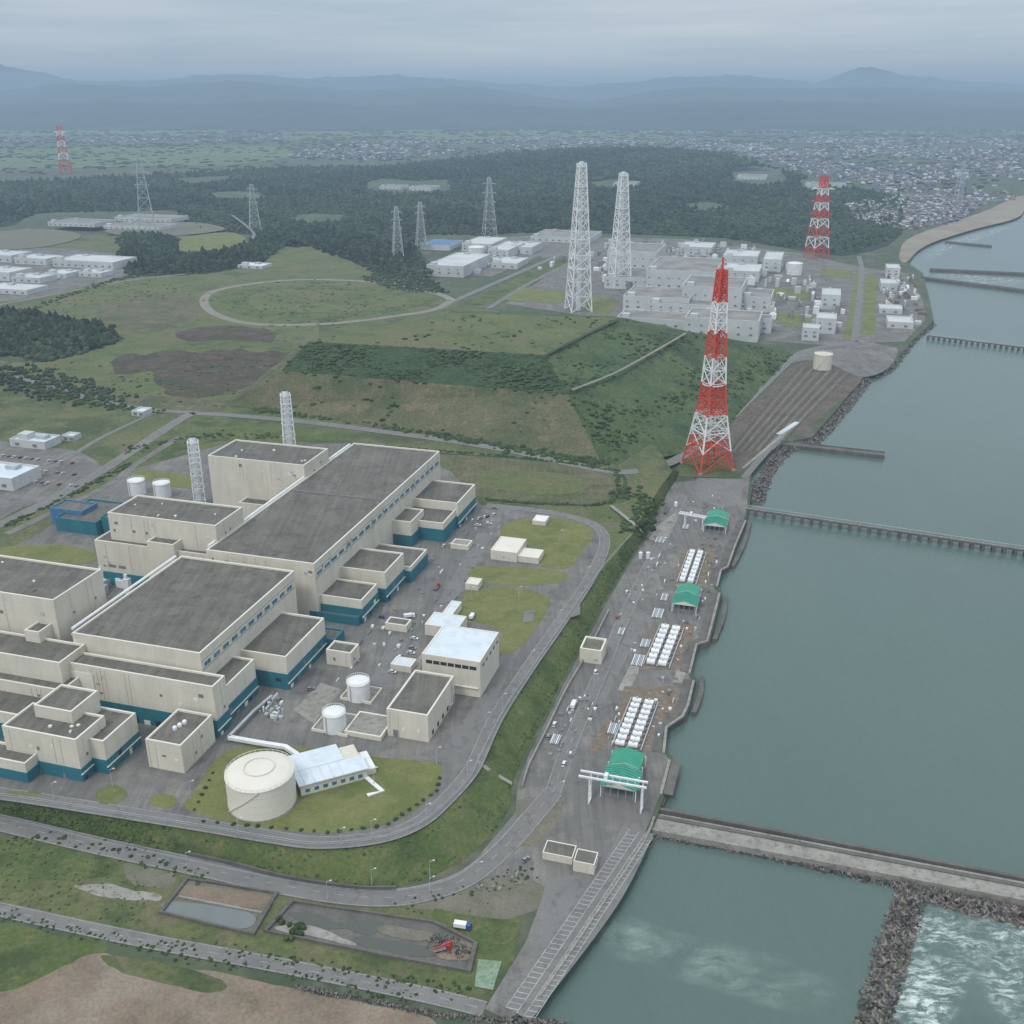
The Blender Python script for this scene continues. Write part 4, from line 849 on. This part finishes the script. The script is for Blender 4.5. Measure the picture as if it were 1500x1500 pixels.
clutter('seaside_equipment',[(1290,410),(1335,405),(1352,440),(1345,480),(1300,490)],ZY,60,4,10,2,7,[m_farwhite,m_steel,m_white,m_rust],6)
G4=[m_steel,m_dsteel,m_dsteel,m_conc,m_white]
clutter('yard_equipment',[(640,800),(720,760),(730,775),(690,850),(660,900),(620,905),(600,870)],ZT,24,.8,2.2,.5,1.6,G4,7)
clutter('yard_equipment',[(560,890),(640,880),(630,930),(540,1000),(470,1020),(520,950)],ZT,30,.8,2.2,.5,1.6,G4,8)
clutter('yard_equipment',[(375,1040),(400,1025),(420,1040),(400,1060)],ZT,24,1,3,1,2.4,[m_white,m_steel,m_dsteel],9)
clutter('yard_equipment',[(150,850),(215,862),(140,880),(100,900)],ZT,20,2,5,3,12,[m_white,m_steel],19)
clutter('quay_equipment',[(990,715),(1060,715),(1060,745),(1005,770),(985,760)],ZY,22,.8,2,.4,1.4,G4,11)
clutter('quay_equipment',[(930,830),(985,790),(1000,830),(960,900),(930,960),(900,940)],ZY,44,.7,2.,.4,1.4,G4+[m_blue],12)
clutter('quay_equipment',[(800,1060),(850,1010),(880,1040),(870,1100),(820,1130),(780,1120)],ZY,40,.7,2.2,.4,1.4,G4+[m_creamtrim],13)
clutter('quay_equipment',[(1015,800),(1058,770),(1045,850),(1010,950),(985,1040),(960,1090),(945,1040),(990,940)],ZY,110,.7,2.,.4,1.6,[m_white,m_rust,m_conc,m_steel,m_dsteel,m_rust],14)
clutter('quay_equipment',[(690,1300),(760,1280),(760,1300),(720,1320)],ZY,10,.8,2.,.4,.9,[m_conc,m_dsteel],15)
clutter('quay_equipment',[(905,1030),(912,1095),(900,1100),(885,1080)],ZY,22,.6,1.6,.4,1.2,[m_white,m_steel,m_rust],16)
def pipestack(u,v,n,L,z=ZY):
    a,b=AB(G(u,v,z)); mb=MB()
    for i in range(n):
        mb.hcyl((*W(a,b+i*.9),z+.65),(*W(a+L,b+i*.9),z+.65),.36,m_steel if i%3 else m_white,n=8)
    mb.box(a+.5,a+.9,b-.6,b+n*.9,z,z+.3,m_dsteel); mb.box(a+L-1,a+L-.6,b-.6,b+n*.9,z,z+.3,m_dsteel)
    mb.done('pipe_bundle')
for u,v,n,L_ in ((925,975,7,12),(938,948,6,9),(955,905,7,12),(968,880,5,9),(905,930,4,8),(890,1075,6,9),(1000,775,5,8),(806,1090,5,8),(960,795,7,10)): pipestack(u,v,n,L_,ZY+.2)
# ---------------------------------------------------------------- quay: pumps, sheds, cranes
def pumps(C,P,n,rows,wid):
    p0=np.array(G(*C,ZY+.2));p1=np.array(G(*P,ZY+.2)); mb=MB(); c=AB(p0);p=AB(p1); a0,a1=c[0],p[0]
    slope=(p[1]-c[1])/(a1-a0)
    for k in range(n):
        a=a0+(k+.5)*(a1-a0)/n; b=c[1]+slope*(a-a0)
        for r in range(rows):
            bb=b-wid/2+r*wid/rows
            mb.hcyl((*W(a,bb+.4),ZY+1.9),(*W(a,bb+wid/rows-1.6),ZY+1.9),(a1-a0)/n*.3,m_white,n=12)
            mb.box(a-.6,a+.6,bb+.8,bb+1.6,ZY+.2,ZY+1.4,m_steel); mb.box(a-.6,a+.6,bb+wid/rows-3,bb+wid/rows-2.2,ZY+.2,ZY+1.4,m_steel)
            mb.box(a-.9,a+.9,bb+wid/rows-1.5,bb+wid/rows-.4,ZY+.2,ZY+2.2,m_dsteel)
            x,y=W(a,bb+wid/rows/2-.6); mb.cyl(x,y,.5,ZY+2.2,ZY+4.2,m_steel,n=8)
    for s in (-wid/2-1,wid/2+.3,0):
        mb.beam((*W(a0,c[1]+s),ZY+1.2),(*W(a1,p[1]+s),ZY+1.2),.5,m_steel)
    mb.done('seawater_pump_row')
def deck(name,pts,m,dz=.3): return patch(name,pts,ZY+dz,m,sm=False)
deck('intake_deck',[(900,1100),(905,1030),(915,1005),(990,1005),(1000,1050),(968,1062),(958,1100)],m_rust)
deck('intake_deck',[(935,982),(955,915),(1018,915),(1008,980)],m_rust,.31); deck('intake_deck',[(985,860),(1000,803),(1050,803),(1040,860)],m_rust,.31)
pumps((918,1098),(945,1028),9,2,13); pumps((962,978),(985,920),8,2,13); pumps((1006,856),(1022,810),8,2,11)
def shed(C,P,Q,h,zr):
    z1=ZY+h; a0,a1,b0,b1=r3(C,P,Q,z1); mb=MB(); am=(a0*.45+a1*.55)
    mb.gable(a0,am,b0,b1,z1,z1+zr,m_green,'A'); mb.gable(am+1.2,a1,b0+1,b1-1,z1+.8,z1+zr+.6,m_green,'A')
    for a in np.linspace(a0,a1,4):
        for b in (b0,b1): mb.beam((*W(a,b),ZY),(*W(a,b),z1),.5,m_white)
    mb.box(a0+.5,a1-.5,b0+1,b1-1,ZY+.2,ZY+1.6,m_dsteel)
    for b in np.linspace(b0+1,b1-1,5): mb.beam((*W(a0,b),ZY),(*W(a0,b),z1-.3),.2,m_steel)
    for i in range(1,8):
        a=a0+(am-a0)*i/8; mb.beam((*W(a,b0-.4),z1+.1),(*W(a,(b0+b1)/2),z1+zr+.1),.14,m_teal); mb.beam((*W(a,b1+.4),z1+.1),(*W(a,(b0+b1)/2),z1+zr+.1),.14,m_teal)
    mb.done('green_roofed_intake_shed')
shed((932,1158),(945,1108),(880,1150),6.5,2.6); shed((1020,888),(1027,862),(985,883),6,2.5); shed((1063,772),(1068,753),(1031,768),6,2.5)
def gantry(u0,v0,u1,v1,h,dep):
    z=ZY; p=np.array(G(u0,v0,z));q=np.array(G(u1,v1,z)); d=q-p;d/=np.linalg.norm(d);n=np.array([-d[1],d[0],0]); mb=MB(); up=np.array([0,0,h])
    for e in (p,q):
        for s in (0,dep): mb.beam(e+n*s,e+n*s*.8+n*dep*.1+up,.6,m_white)
        mb.beam(e,e+n*dep,.6,m_white); mb.beam(e+up*.5,e+n*dep+up*.5,.35,m_white); mb.beam(e,e+n*dep+up*.5,.3,m_white)
    for s in (dep*.1,dep*.9): mb.beam(p-d*5+n*s+up,q+d*2+n*s+up,.8,m_white)
    for k in range(8): mb.beam(p+(q-p)*k/7+n*dep*.1+up,p+(q-p)*k/7+n*dep*.9+up,.3,m_steel)
    mid=p*.7+q*.3; mb.beam(mid+n*dep*.2+up+[0,0,1.2],mid+n*dep*.8+up+[0,0,1.2],1.6,m_white); mb.beam(mid+n*dep*.5+up,mid+n*dep*.5+up*.4,.2,m_dsteel)
    mb.done('gantry_crane')
gantry(862,1178,938,1192,14,5); gantry(1002,772,1028,777,10,4)
deck('concrete_pad',[(950,790),(965,768),(990,750),(992,760),(975,792),(968,795)],m_conc,.3)
mb=MB()
mb.cyl(*G(938,818,ZY)[:2],1.4,ZY,ZY+4.5,m_white,n=12,dome=.6); mb.cyl(*G(949,818,ZY)[:2],1.4,ZY,ZY+4.5,m_white,n=12,dome=.6); mb.cyl(*G(990,742,ZY)[:2],1.4,ZY,ZY+3.5,m_white,n=12,dome=.6); mb.done('chemical_tank_group')
mb=MB()
ribbon('x',[(790,1459),(880,1327),(943,1233),(958,1196)],1.,ZY+.8,m_conc,wall=1,n=2,mb=mb)
for seg in ([(981,1112),(968,1162)],[(972,1102),(976,1064),(1000,1048),(1008,1030),(1016,996)],[(1010,985),(1020,943),(1036,938),(1046,900),(1054,868)],[(1050,858),(1056,834),(1066,829),(1076,800),(1092,762)]):
    ribbon('x',seg,1.4,ZY+1,m_conc,wall=1.,n=1,mb=mb)
    ribbon('x',seg,4.5,ZY+.45,m_dkconc,n=1,mb=mb,off=-3.2)
mb.done('quay_wall')
# rounded intake fenders standing just off the quay
for a,b in (((985,1118),(972,1180)),((1012,1042),(1024,990)),((1043,935),(1060,872)),((1070,828),(1096,762))):
    ribbon('intake_guide_wall',[a,((a[0]+b[0])/2+4,(a[1]+b[1])/2),b],2.6,2.4,m_dkconc,wall=3,n=4,off=1.5)
def pier(name,a,b,w,z,mat,piles=True,th=1.2):
    p=np.array(G(*a,z));q=np.array(G(*b,z)); d=q-p;L=np.linalg.norm(d);d/=L;n=np.array([d[1],-d[0],0]); mb=MB()
    pts=[tuple((p-n*w/2)[:2]),tuple((q-n*w/2)[:2]),tuple((q+n*w/2)[:2]),tuple((p+n*w/2)[:2])]
    mb.prism(pts[::-1],z-th,z,mat)
    if piles:
        k=0
        while k<L:
            e=p+d*k; mb.box(*(lambda c:(c[0]-w*.55,c[0]+w*.55,c[1]-1.2,c[1]+1.2))(AB(e)),-2,z-th,m_dkconc)
            for s in (-w/2,w/2): f=e+n*s; mb.beam((f[0],f[1],z),(f[0],f[1],z+1.1),.3,m_steel)
            k+=7
        for s in (-w/2,w/2): mb.beam(p+n*s+[0,0,1.1],q+n*s+[0,0,1.1],.25,m_steel)
    else: mb.prism([tuple((p-n*w/2)[:2]),tuple((q-n*w/2)[:2]),tuple((q-n*(w/2-1))[:2]),tuple((p-n*(w/2-1))[:2])],z,z+1,mat)
    return mb.done(name)
pier('pier',(1094,744),(1620,822),5,5,m_dkconc); pier('pier',(1360,491),(1640,526),6,5,m_dkconc)
pier('jetty',(1142,648),(1296,665),9,3.5,m_dkconc,False,5)
pier('jetty',(1350,406),(1620,440),7,4,m_dkconc,False,6);pier('jetty',(1362,394),(1620,406),7,4,m_dkconc,False,6);pier('jetty',(1385,354),(1452,360),9,3,m_dkconc,False,5)
mb=MB()
cw=[(950,1196),(1100,1224),(1300,1262),(1500,1300),(1700,1340)]
ribbon('x',[(u,v+6) for u,v in cw],12,2.6,m_conc,mb=mb,wall=4)
ribbon('x',[(u+5,v-14) for u,v in cw],1.6,3.4,m_dkconc,mb=mb,wall=5)
ribbon('x',[(u,v+17) for u,v in cw],1.2,3.6,m_conc,mb=mb,wall=3)
ribbon('x',[(u,v-3) for u,v in cw],2,3.1,m_dkconc,mb=mb,wall=3)
mb.done('breakwater_causeway')
TT=[tetra()]
def rocks(name,pts,w,n,s0,s1,zt=1.2,z=0):
    P=line3(pts,z); seg=np.linalg.norm(np.diff(P[:,:2],axis=0),axis=1); c=np.concatenate([[0],np.cumsum(seg)]); t=rng.uniform(0,c[-1],n)
    i=np.clip(np.searchsorted(c,t)-1,0,len(P)-2); f=((t-c[i])/seg[i])[:,None]; q=P[i]*(1-f)+P[i+1]*f
    d=P[i+1]-P[i]; d/=np.linalg.norm(d,axis=1)[:,None]; o=rng.uniform(-1,1,n)+rng.normal(0,.12,n); q[:,0]+=d[:,1]*o*w/2;q[:,1]-=d[:,0]*o*w/2
    q[:,2]=z-.3+zt*(1-np.minimum(1,np.abs(o))**1.5)*rng.uniform(.4,1.1,n); s=rng.uniform(s0,s1,n)
    instmesh(name,TT,q,s,m_rock,tints(n,.45,1.9),rot3=True)
rocks('tetrapod_breakwater',[(1335,1308),(1322,1350),(1300,1420),(1280,1500),(1262,1580)],11,720,1.2,1.9,2.6)
rocks('tetrapod_breakwater',[(1322,1302),(1400,1322),(1500,1345),(1650,1375)],10,640,1.2,1.9,2.6)
rocks('tetrapod_breakwater',[(960,1225),(1100,1250),(1220,1278),(1325,1300)],3.5,420,.7,1.2,1.5)
rocks('tetrapod_breakwater',[(1108,738),(1120,700),(1150,662),(1195,645),(1235,600),(1270,556)],12,900,1.3,2.2,3.)
rocks('tetrapod_breakwater',[(1262,556),(1300,545),(1335,503),(1368,475)],9,300,1.5,2.5,3)
rocks('tetrapod_breakwater',[(430,1446),(560,1470),(650,1488),(760,1496),(830,1500)],3.,520,.4,.9,1.,z=ZY)
rocks('tetrapod_breakwater',[(945,1240),(962,1202)],5,60,.8,1.3,2)
for pts,w in (([(1335,1308),(1322,1350),(1300,1420),(1280,1500),(1262,1580)],8),([(1322,1302),(1400,1322),(1500,1345),(1650,1375)],8),([(1108,738),(1120,700),(1150,662),(1195,645),(1235,600),(1270,556)],10)):
    ribbon('rubble_mound',pts,w,.5,m_dkconc,wall=2)
def foam(name,pts,z,mat,n=3):
    P=smooth_closed([G(u,v,z)[:2] for u,v in pts],4); c=P.mean(0); N=len(P); V=[(c[0],c[1],z)];f=[];fa=[1.]
    for k,s in enumerate((.55,.85,1.)):
        V+=[(c[0]+(p[0]-c[0])*s,c[1]+(p[1]-c[1])*s,z) for p in P]; fa+=[(1.,.6,0.)[k]]*N
    f+=[[0,1+i,1+(i+1)%N] for i in range(N)]
    for k in range(2): f+=[[1+k*N+i,1+(k+1)*N+i,1+(k+1)*N+(i+1)%N,1+k*N+(i+1)%N] for i in range(N)]
    me=bpy.data.meshes.new(name); me.from_pydata(V,[],f); at=me.attributes.new('fade','FLOAT','POINT'); at.data.foreach_set('value',fa); me.materials.append(mat)
    o=bpy.data.objects.new(name,me); col.objects.link(o)
foam('aerated_water',[(1345,1325),(1430,1335),(1560,1365),(1620,1480),(1560,1640),(1270,1620),(1300,1480),(1320,1400)],.05,m_milk)
foam('sea_foam',[(1335,1335),(1390,1335),(1440,1360),(1430,1420),(1400,1500),(1360,1600),(1270,1600),(1290,1500),(1320,1400)],.08,m_foam)
foam('sea_foam',[(1352,1325),(1400,1330),(1400,1400),(1350,1470),(1310,1560),(1280,1540),(1325,1400)],.11,m_foam)
foam('sea_foam',[(1400,1330),(1500,1345),(1600,1375),(1600,1480),(1500,1520),(1430,1440)],.10,m_foam)
foam('discharge_current',[(845,1350),(900,1335),(1000,1365),(1130,1395),(1240,1450),(1180,1490),(1050,1455),(900,1405)],.06,m_plume)
foam('discharge_current',[(848,1355),(880,1345),(960,1370),(1060,1400),(1030,1420),(930,1395),(870,1380)],.09,m_plume)
foam('discharge_current',[(852,1352),(900,1348),(980,1378),(960,1390),(890,1375)],.12,m_plume)
foam('sea_foam',[(1350,372),(1375,358),(1430,340),(1490,325),(1492,330),(1440,350),(1385,368),(1358,385)],.1,m_foam)
foam('sea_foam',[(1350,400),(1420,402),(1500,408),(1500,418),(1420,414)],.1,m_foam)
# ---------------------------------------------------------------- settling basins
def basin(name,pts,mat,fill,depth=.9,rim=1.2):
    z=ZY+1.2; P=[G(u,v,z)[:2] for u,v in pts]; c=np.mean(P,0); mb=MB(); n=len(P); I=[tuple(np.array(p)+(c-np.array(p))/np.linalg.norm(c-np.array(p))*rim*1.4) for p in P]
    v=[(*p,ZY) for p in P]+[(*p,z) for p in P]+[(*p,z) for p in I]+[(*p,ZY+.25) for p in I]
    f=[]
    for k in range(3): f+=[[k*n+i,k*n+(i+1)%n,(k+1)*n+(i+1)%n,(k+1)*n+i] for i in range(n)]
    mb.add(v,f,m_dkconc); mb.add([(*p,ZY+.26) for p in I],[list(range(n))],fill); mb.done(name)
basin('settling_basin',[(232,1335),(372,1368),(408,1306),(272,1284)],m_conc,m_gravel)
patch('pond_water',[(248,1320),(330,1328),(372,1340),(362,1360),(300,1352),(240,1336)],ZY+.4,m_pond,jit=.2)
patch('retaining_dirt',[(275,1296),(395,1312),(380,1330),(265,1312)],ZY+.35,m_sand,jit=.3)
ribbon('basin_divider',[(262,1312),(384,1336)],.8,ZY+1.,m_conc,wall=.8,n=1)
basin('settling_basin',[(385,1362),(560,1398),(690,1422),(700,1380),(640,1348),(425,1318)],m_conc,m_dkconc)
patch('pond_water',[(420,1335),(470,1338),(500,1350),(560,1352),(540,1370),(500,1362),(450,1358)],ZY+.4,m_wet,jit=.5); patch('pond_water',[(520,1375),(560,1372),(620,1385),(640,1400),(560,1395)],ZY+.4,m_wet,jit=.5)
patch('silt_bank',[(400,1358),(450,1360),(500,1374),(520,1385),(450,1372)],ZY+.42,m_conc,jit=.5)
patch('silt_bank',[(560,1355),(620,1362),(640,1372),(600,1378),(570,1368)],ZY+.42,m_gravel,jit=.6)
rocks('rubble_pile',[(630,1378),(660,1385),(685,1400)],9,160,.3,.8,1.6,z=ZY+.3)
patch('silt_bank',[(640,1375),(690,1385),(688,1408),(640,1402)],ZY+.44,m_sand,jit=.6)
patch('tarpaulin',[(700,1405),(735,1408),(722,1450),(695,1445)],ZY+.3,M('green_net',(.13,.22,.13),(.25,.3,.24),.4),sm=False)
# ---------------------------------------------------------------- vehicles
def car(u,v,z,hd,paint,kind='car'):
    x,y,_=G(u,v,z); mb=MB(); c,s=math.cos(hd),math.sin(hd)
    T=lambda p:(x+p[0]*c-p[1]*s,y+p[0]*s+p[1]*c,z+p[2])
    def hexa(x0,x1,w,z0,z1,tx0,tx1,tw,m,mt=None):
        v=[T(p) for p in ((x0,-w,z0),(x1,-w,z0),(x1,w,z0),(x0,w,z0),(tx0,-tw,z1),(tx1,-tw,z1),(tx1,tw,z1),(tx0,tw,z1))]
        mb.add(v,[[0,1,5,4],[1,2,6,5],[2,3,7,6],[3,0,4,7]],m); mb.add(v[4:],[[0,1,2,3]],mt or m)
    def wh(px):
        for w in (-.8,.8): mb.hcyl(T((px,w-.12,.33)),T((px,w+.12,.33)),.34,m_tyre,n=10)
    if kind=='car':
        hexa(-2.2,2.2,.86,.3,.85,-2.15,2.1,.82,paint); hexa(-1.9,1.1,.8,.85,1.4,-1.5,.5,.66,m_dark,paint); wh(-1.35);wh(1.4)
        mb.beam(T((2.16,-.7,.65)),T((2.16,.7,.65)),.12,m_white)
    else:
        hexa(1.6,3.4,1.05,.5,2.5,1.7,3.1,1.,paint); hexa(3.0,3.46,.95,1.4,2.2,2.9,3.2,.9,m_dark); hexa(-3.4,1.4,1.1,.9,1.1,-3.4,1.4,1.1,m_dsteel)
        if kind=='truck': hexa(-3.4,1.4,1.12,1.1,2.8,-3.4,1.4,1.12,m_white)
        else:
            mb.beam(T((-3.2,0,1.6)),T((3.8,0,2.9)),.5,paint)
        wh(-2.4);wh(-1.5);wh(2.4)
    mb.done({'car':'parked_car','truck':'box_truck','crane':'crane_truck'}[kind])
ph=math.pi/2-HD
cars=[(812,1062,ZY,ph),(803,1080,ZY,ph+.1),(872,985,ZY,ph),(905,905,ZY,ph),(918,868,ZY,ph),(640,775,ZT,ph),(700,770,ZT,0),(716,768,ZT,0),(725,745,ZT,-.3),(650,800,ZT,ph),(560,905,ZT,-.3),(575,985,ZT,-.3),(455,1010,ZT,.4),(660,1035,ZT,ph),(690,855,ZT,0),
 (990,740,ZY,ph),(975,790,ZY,ph),(1020,700,ZY,0),(120,585,ZT,.2),(770,1260,ZY,.8),(826,1120,ZY,ph)]
for r_ in range(3):
    for k in range(13):
        if rng.random()<.8: cars.append((4+k*8.5+r_*3,668+r_*17+k*.9,ZT,ph+.02))
for k in range(9):
    if rng.random()<.8: cars.append((688+k*4.4,764-k*1.2+0,ZT,ph))
for k in range(8):
    if k%3: cars.append((596+k*1.6,985-k*7.,ZT,-HD))
for i,(u,v,z,h) in enumerate(cars): car(u,v,z+.25,h,[m_carw,m_carg,m_carw,m_carb,m_carw,m_carg,m_carw,m_carr][(i*5+i//7)%8])
car(640,862,ZT+.2,ph,m_carr,'crane'); car(600,905,ZT+.2,.3,m_carw,'truck'); car(840,1035,ZY+.3,ph,m_carw,'truck'); car(648,1392,ZY+.4,.3,m_carr,'crane'); car(692,905,ZT+.2,ph,m_carb,'truck'); car(678,1360,ZY+.3,-.2,m_carb,'truck')
# ---------------------------------------------------------------- street lamps and fences
def lamp(u,v,z,h=9):
    x,y,_=G(u,v,z); mb=MB(); mb.cyl(x,y,.16,z,z+h,m_steel,n=8,r2=.09); mb.cyl(x,y,.3,z,z+.4,m_conc,n=8)
    mb.beam((x,y,z+h),(x+1.6,y+.3,z+h+.4),.14,m_steel); mb.beam((x+1.3,y+.25,z+h+.4),(x+2.1,y+.4,z+h+.4),.34,m_white); mb.done('street_lamp')
for u,v in ((80,1172),(350,1225),(350,1196),(500,1240),(545,1228),(625,1204),(685,1140),(736,1040),(778,975),(818,915),(860,850),(712,1068),(165,1152),(280,1170),(548,1150),(640,1120),(760,880),(820,795),(690,880),(640,850)): lamp(u,v,ZT+.1)
for u,v in ((275,1275),(480,1318),(630,1312),(700,1290),(820,1170),(930,1165),(870,1010),(905,920),(945,850),(975,780),(286,1235),(545,1300),(630,1288)): lamp(u,v,ZY+.1)
def fence(name,pts,z,h=1.8,step=4,mat=None,off=0):
    P=line3(pts,z,10); mb=MB(); mat=mat or m_steel
    for i in range(len(P)-1):
        p,q=P[i],P[i+1]
        for k in (.35,1.): mb.beam(p+[0,0,h*k],q+[0,0,h*k],.10,mat)
        L=np.linalg.norm(q-p); m=max(1,int(L/step))
        for j in range(m): e=p+(q-p)*j/m; mb.beam(e,e+[0,0,h],.13,mat)
    mb.done(name)
fence('security_fence',[(-200,1142),(0,1166),(150,1189),(300,1213),(400,1230),(470,1238),(560,1228),(619,1206),(658,1174),(690,1138),(703,1110),(739,1040),(779,980),(869,850),(905,806),(924,785)],ZT,1.6)
fence('guard_rail',[(-200,1182),(0,1200),(150,1234),(300,1266),(420,1291),(520,1305),(598,1304),(670,1284),(725,1240),(765,1195)],ZY,.9,5,m_steel)
ribbon('retaining_wall',[(275,1248),(340,1262),(420,1282),(520,1297),(580,1298)],.8,ZY+2.2,m_dkconc,wall=2.2)
ribbon('retaining_wall',[(765,1150),(775,1118),(798,1072),(828,1010),(858,958),(892,892)],.8,ZY+2.,m_conc,wall=2.2)
ribbon('stair_path',[(700,1118,ZT),(725,1135,9),(750,1150,ZY+.3)],2.5,0,m_conc,dz=.8)
ribbon('footpath',[(895,742,ZT),(930,770,ZT),(950,790,ZY)],3,0,m_conc,dz=.8)
for pts in ([(835,885),(850,880),(850,900),(835,905)],[(768,895),(785,893),(780,910),(765,912)]): patch('paved_bay',[(u,v) for u,v in pts],ZT+.3,m_asph2,sm=False)
# ---------------------------------------------------------------- haze: absorbing air volume, its own glow imitates scattered light
m=bpy.data.materials.new('emissive_haze'); m.use_nodes=True; nt=m.node_tree; nt.nodes.remove(nt.nodes['Principled BSDF'])
sg=1/11000.
ab=nd(nt,'ShaderNodeVolumeAbsorption'); ab.inputs['Color'].default_value=(0,0,0,1); ab.inputs['Density'].default_value=sg
em=nd(nt,'ShaderNodeEmission'); em.inputs['Color'].default_value=(.285,.405,.54,1); em.inputs['Strength'].default_value=sg
ad=nd(nt,'ShaderNodeAddShader'); nt.links.new(ab.outputs[0],ad.inputs[0]); nt.links.new(em.outputs[0],ad.inputs[1]); nt.links.new(ad.outputs[0],nt.nodes['Material Output'].inputs['Volume'])
mb=MB(); X=41000; v=[(x,y,z) for z in (-40,700) for x,y in ((-X,-700),(X,-700),(X,41000),(-X,41000))]
mb.add(v,[[3,2,1,0],[4,5,6,7],[0,1,5,4],[1,2,6,5],[2,3,7,6],[3,0,4,7]],m); mb.done('glowing_haze_layer')
# ---------------------------------------------------------------- world, sun, camera
w=bpy.data.worlds.new('World'); sc.world=w; w.use_nodes=True; nt=w.node_tree; nt.nodes.clear()
out=nd(nt,'ShaderNodeOutputWorld'); sky=nd(nt,'ShaderNodeTexSky',sky_type='NISHITA'); sky.sun_disc=False
el=math.radians(52); az=math.radians(215); sky.sun_elevation=el; sky.sun_rotation=az
b1=nd(nt,'ShaderNodeBackground'); b1.inputs[1].default_value=.12; nt.links.new(sky.outputs[0],b1.inputs[0])
tc=nd(nt,'ShaderNodeTexCoord').outputs['Generated']
n1=noise(nt,tc,2.0,9,.62,.36,.64,stretch=(1,1.0001,13)) 
n2=noise(nt,tc,7.,6,.6,.3,.7,stretch=(1,1.0001,9))
cc=mixc(nt,n1,(.52,.61,.70),(.86,.89,.91)); cc=mixc(nt,mth(nt,'MULTIPLY',n2,.3),cc,(.66,.73,.79))
sx=nd(nt,'ShaderNodeSeparateXYZ'); nt.links.new(tc,sx.inputs[0])
gr=nd(nt,'ShaderNodeMapRange'); gr.inputs[1].default_value=0.; gr.inputs[2].default_value=1.; gr.inputs[3].default_value=.84; gr.inputs[4].default_value=2.1; nt.links.new(sx.outputs[2],gr.inputs[0])
b2=nd(nt,'ShaderNodeBackground'); nt.links.new(gr.outputs[0],b2.inputs[1]); nt.links.new(cc,b2.inputs[0])
mx=nd(nt,'ShaderNodeMixShader'); mx.inputs[0].default_value=.88; nt.links.new(b1.outputs[0],mx.inputs[1]); nt.links.new(b2.outputs[0],mx.inputs[2]); nt.links.new(mx.outputs[0],out.inputs[0])
sl=bpy.data.lights.new('sun','SUN'); sl.energy=1.4; sl.angle=math.radians(12); sl.color=(1,.96,.9); so=bpy.data.objects.new('sun',sl); col.objects.link(so)
d=Vector((math.sin(az)*math.cos(el),math.cos(az)*math.cos(el),math.sin(el))); so.rotation_euler=d.to_track_quat('Z','Y').to_euler()
cam=bpy.data.cameras.new('camera'); co=bpy.data.objects.new('camera',cam); col.objects.link(co); sc.camera=co
cam.sensor_width=36; cam.lens=36; cam.clip_start=1; cam.clip_end=100000
co.location=(0,0,H); co.rotation_euler=(math.pi/2-PITCH,0,0)
sc.view_settings.view_transform='Standard'; sc.view_settings.look='None'; sc.view_settings.exposure=0
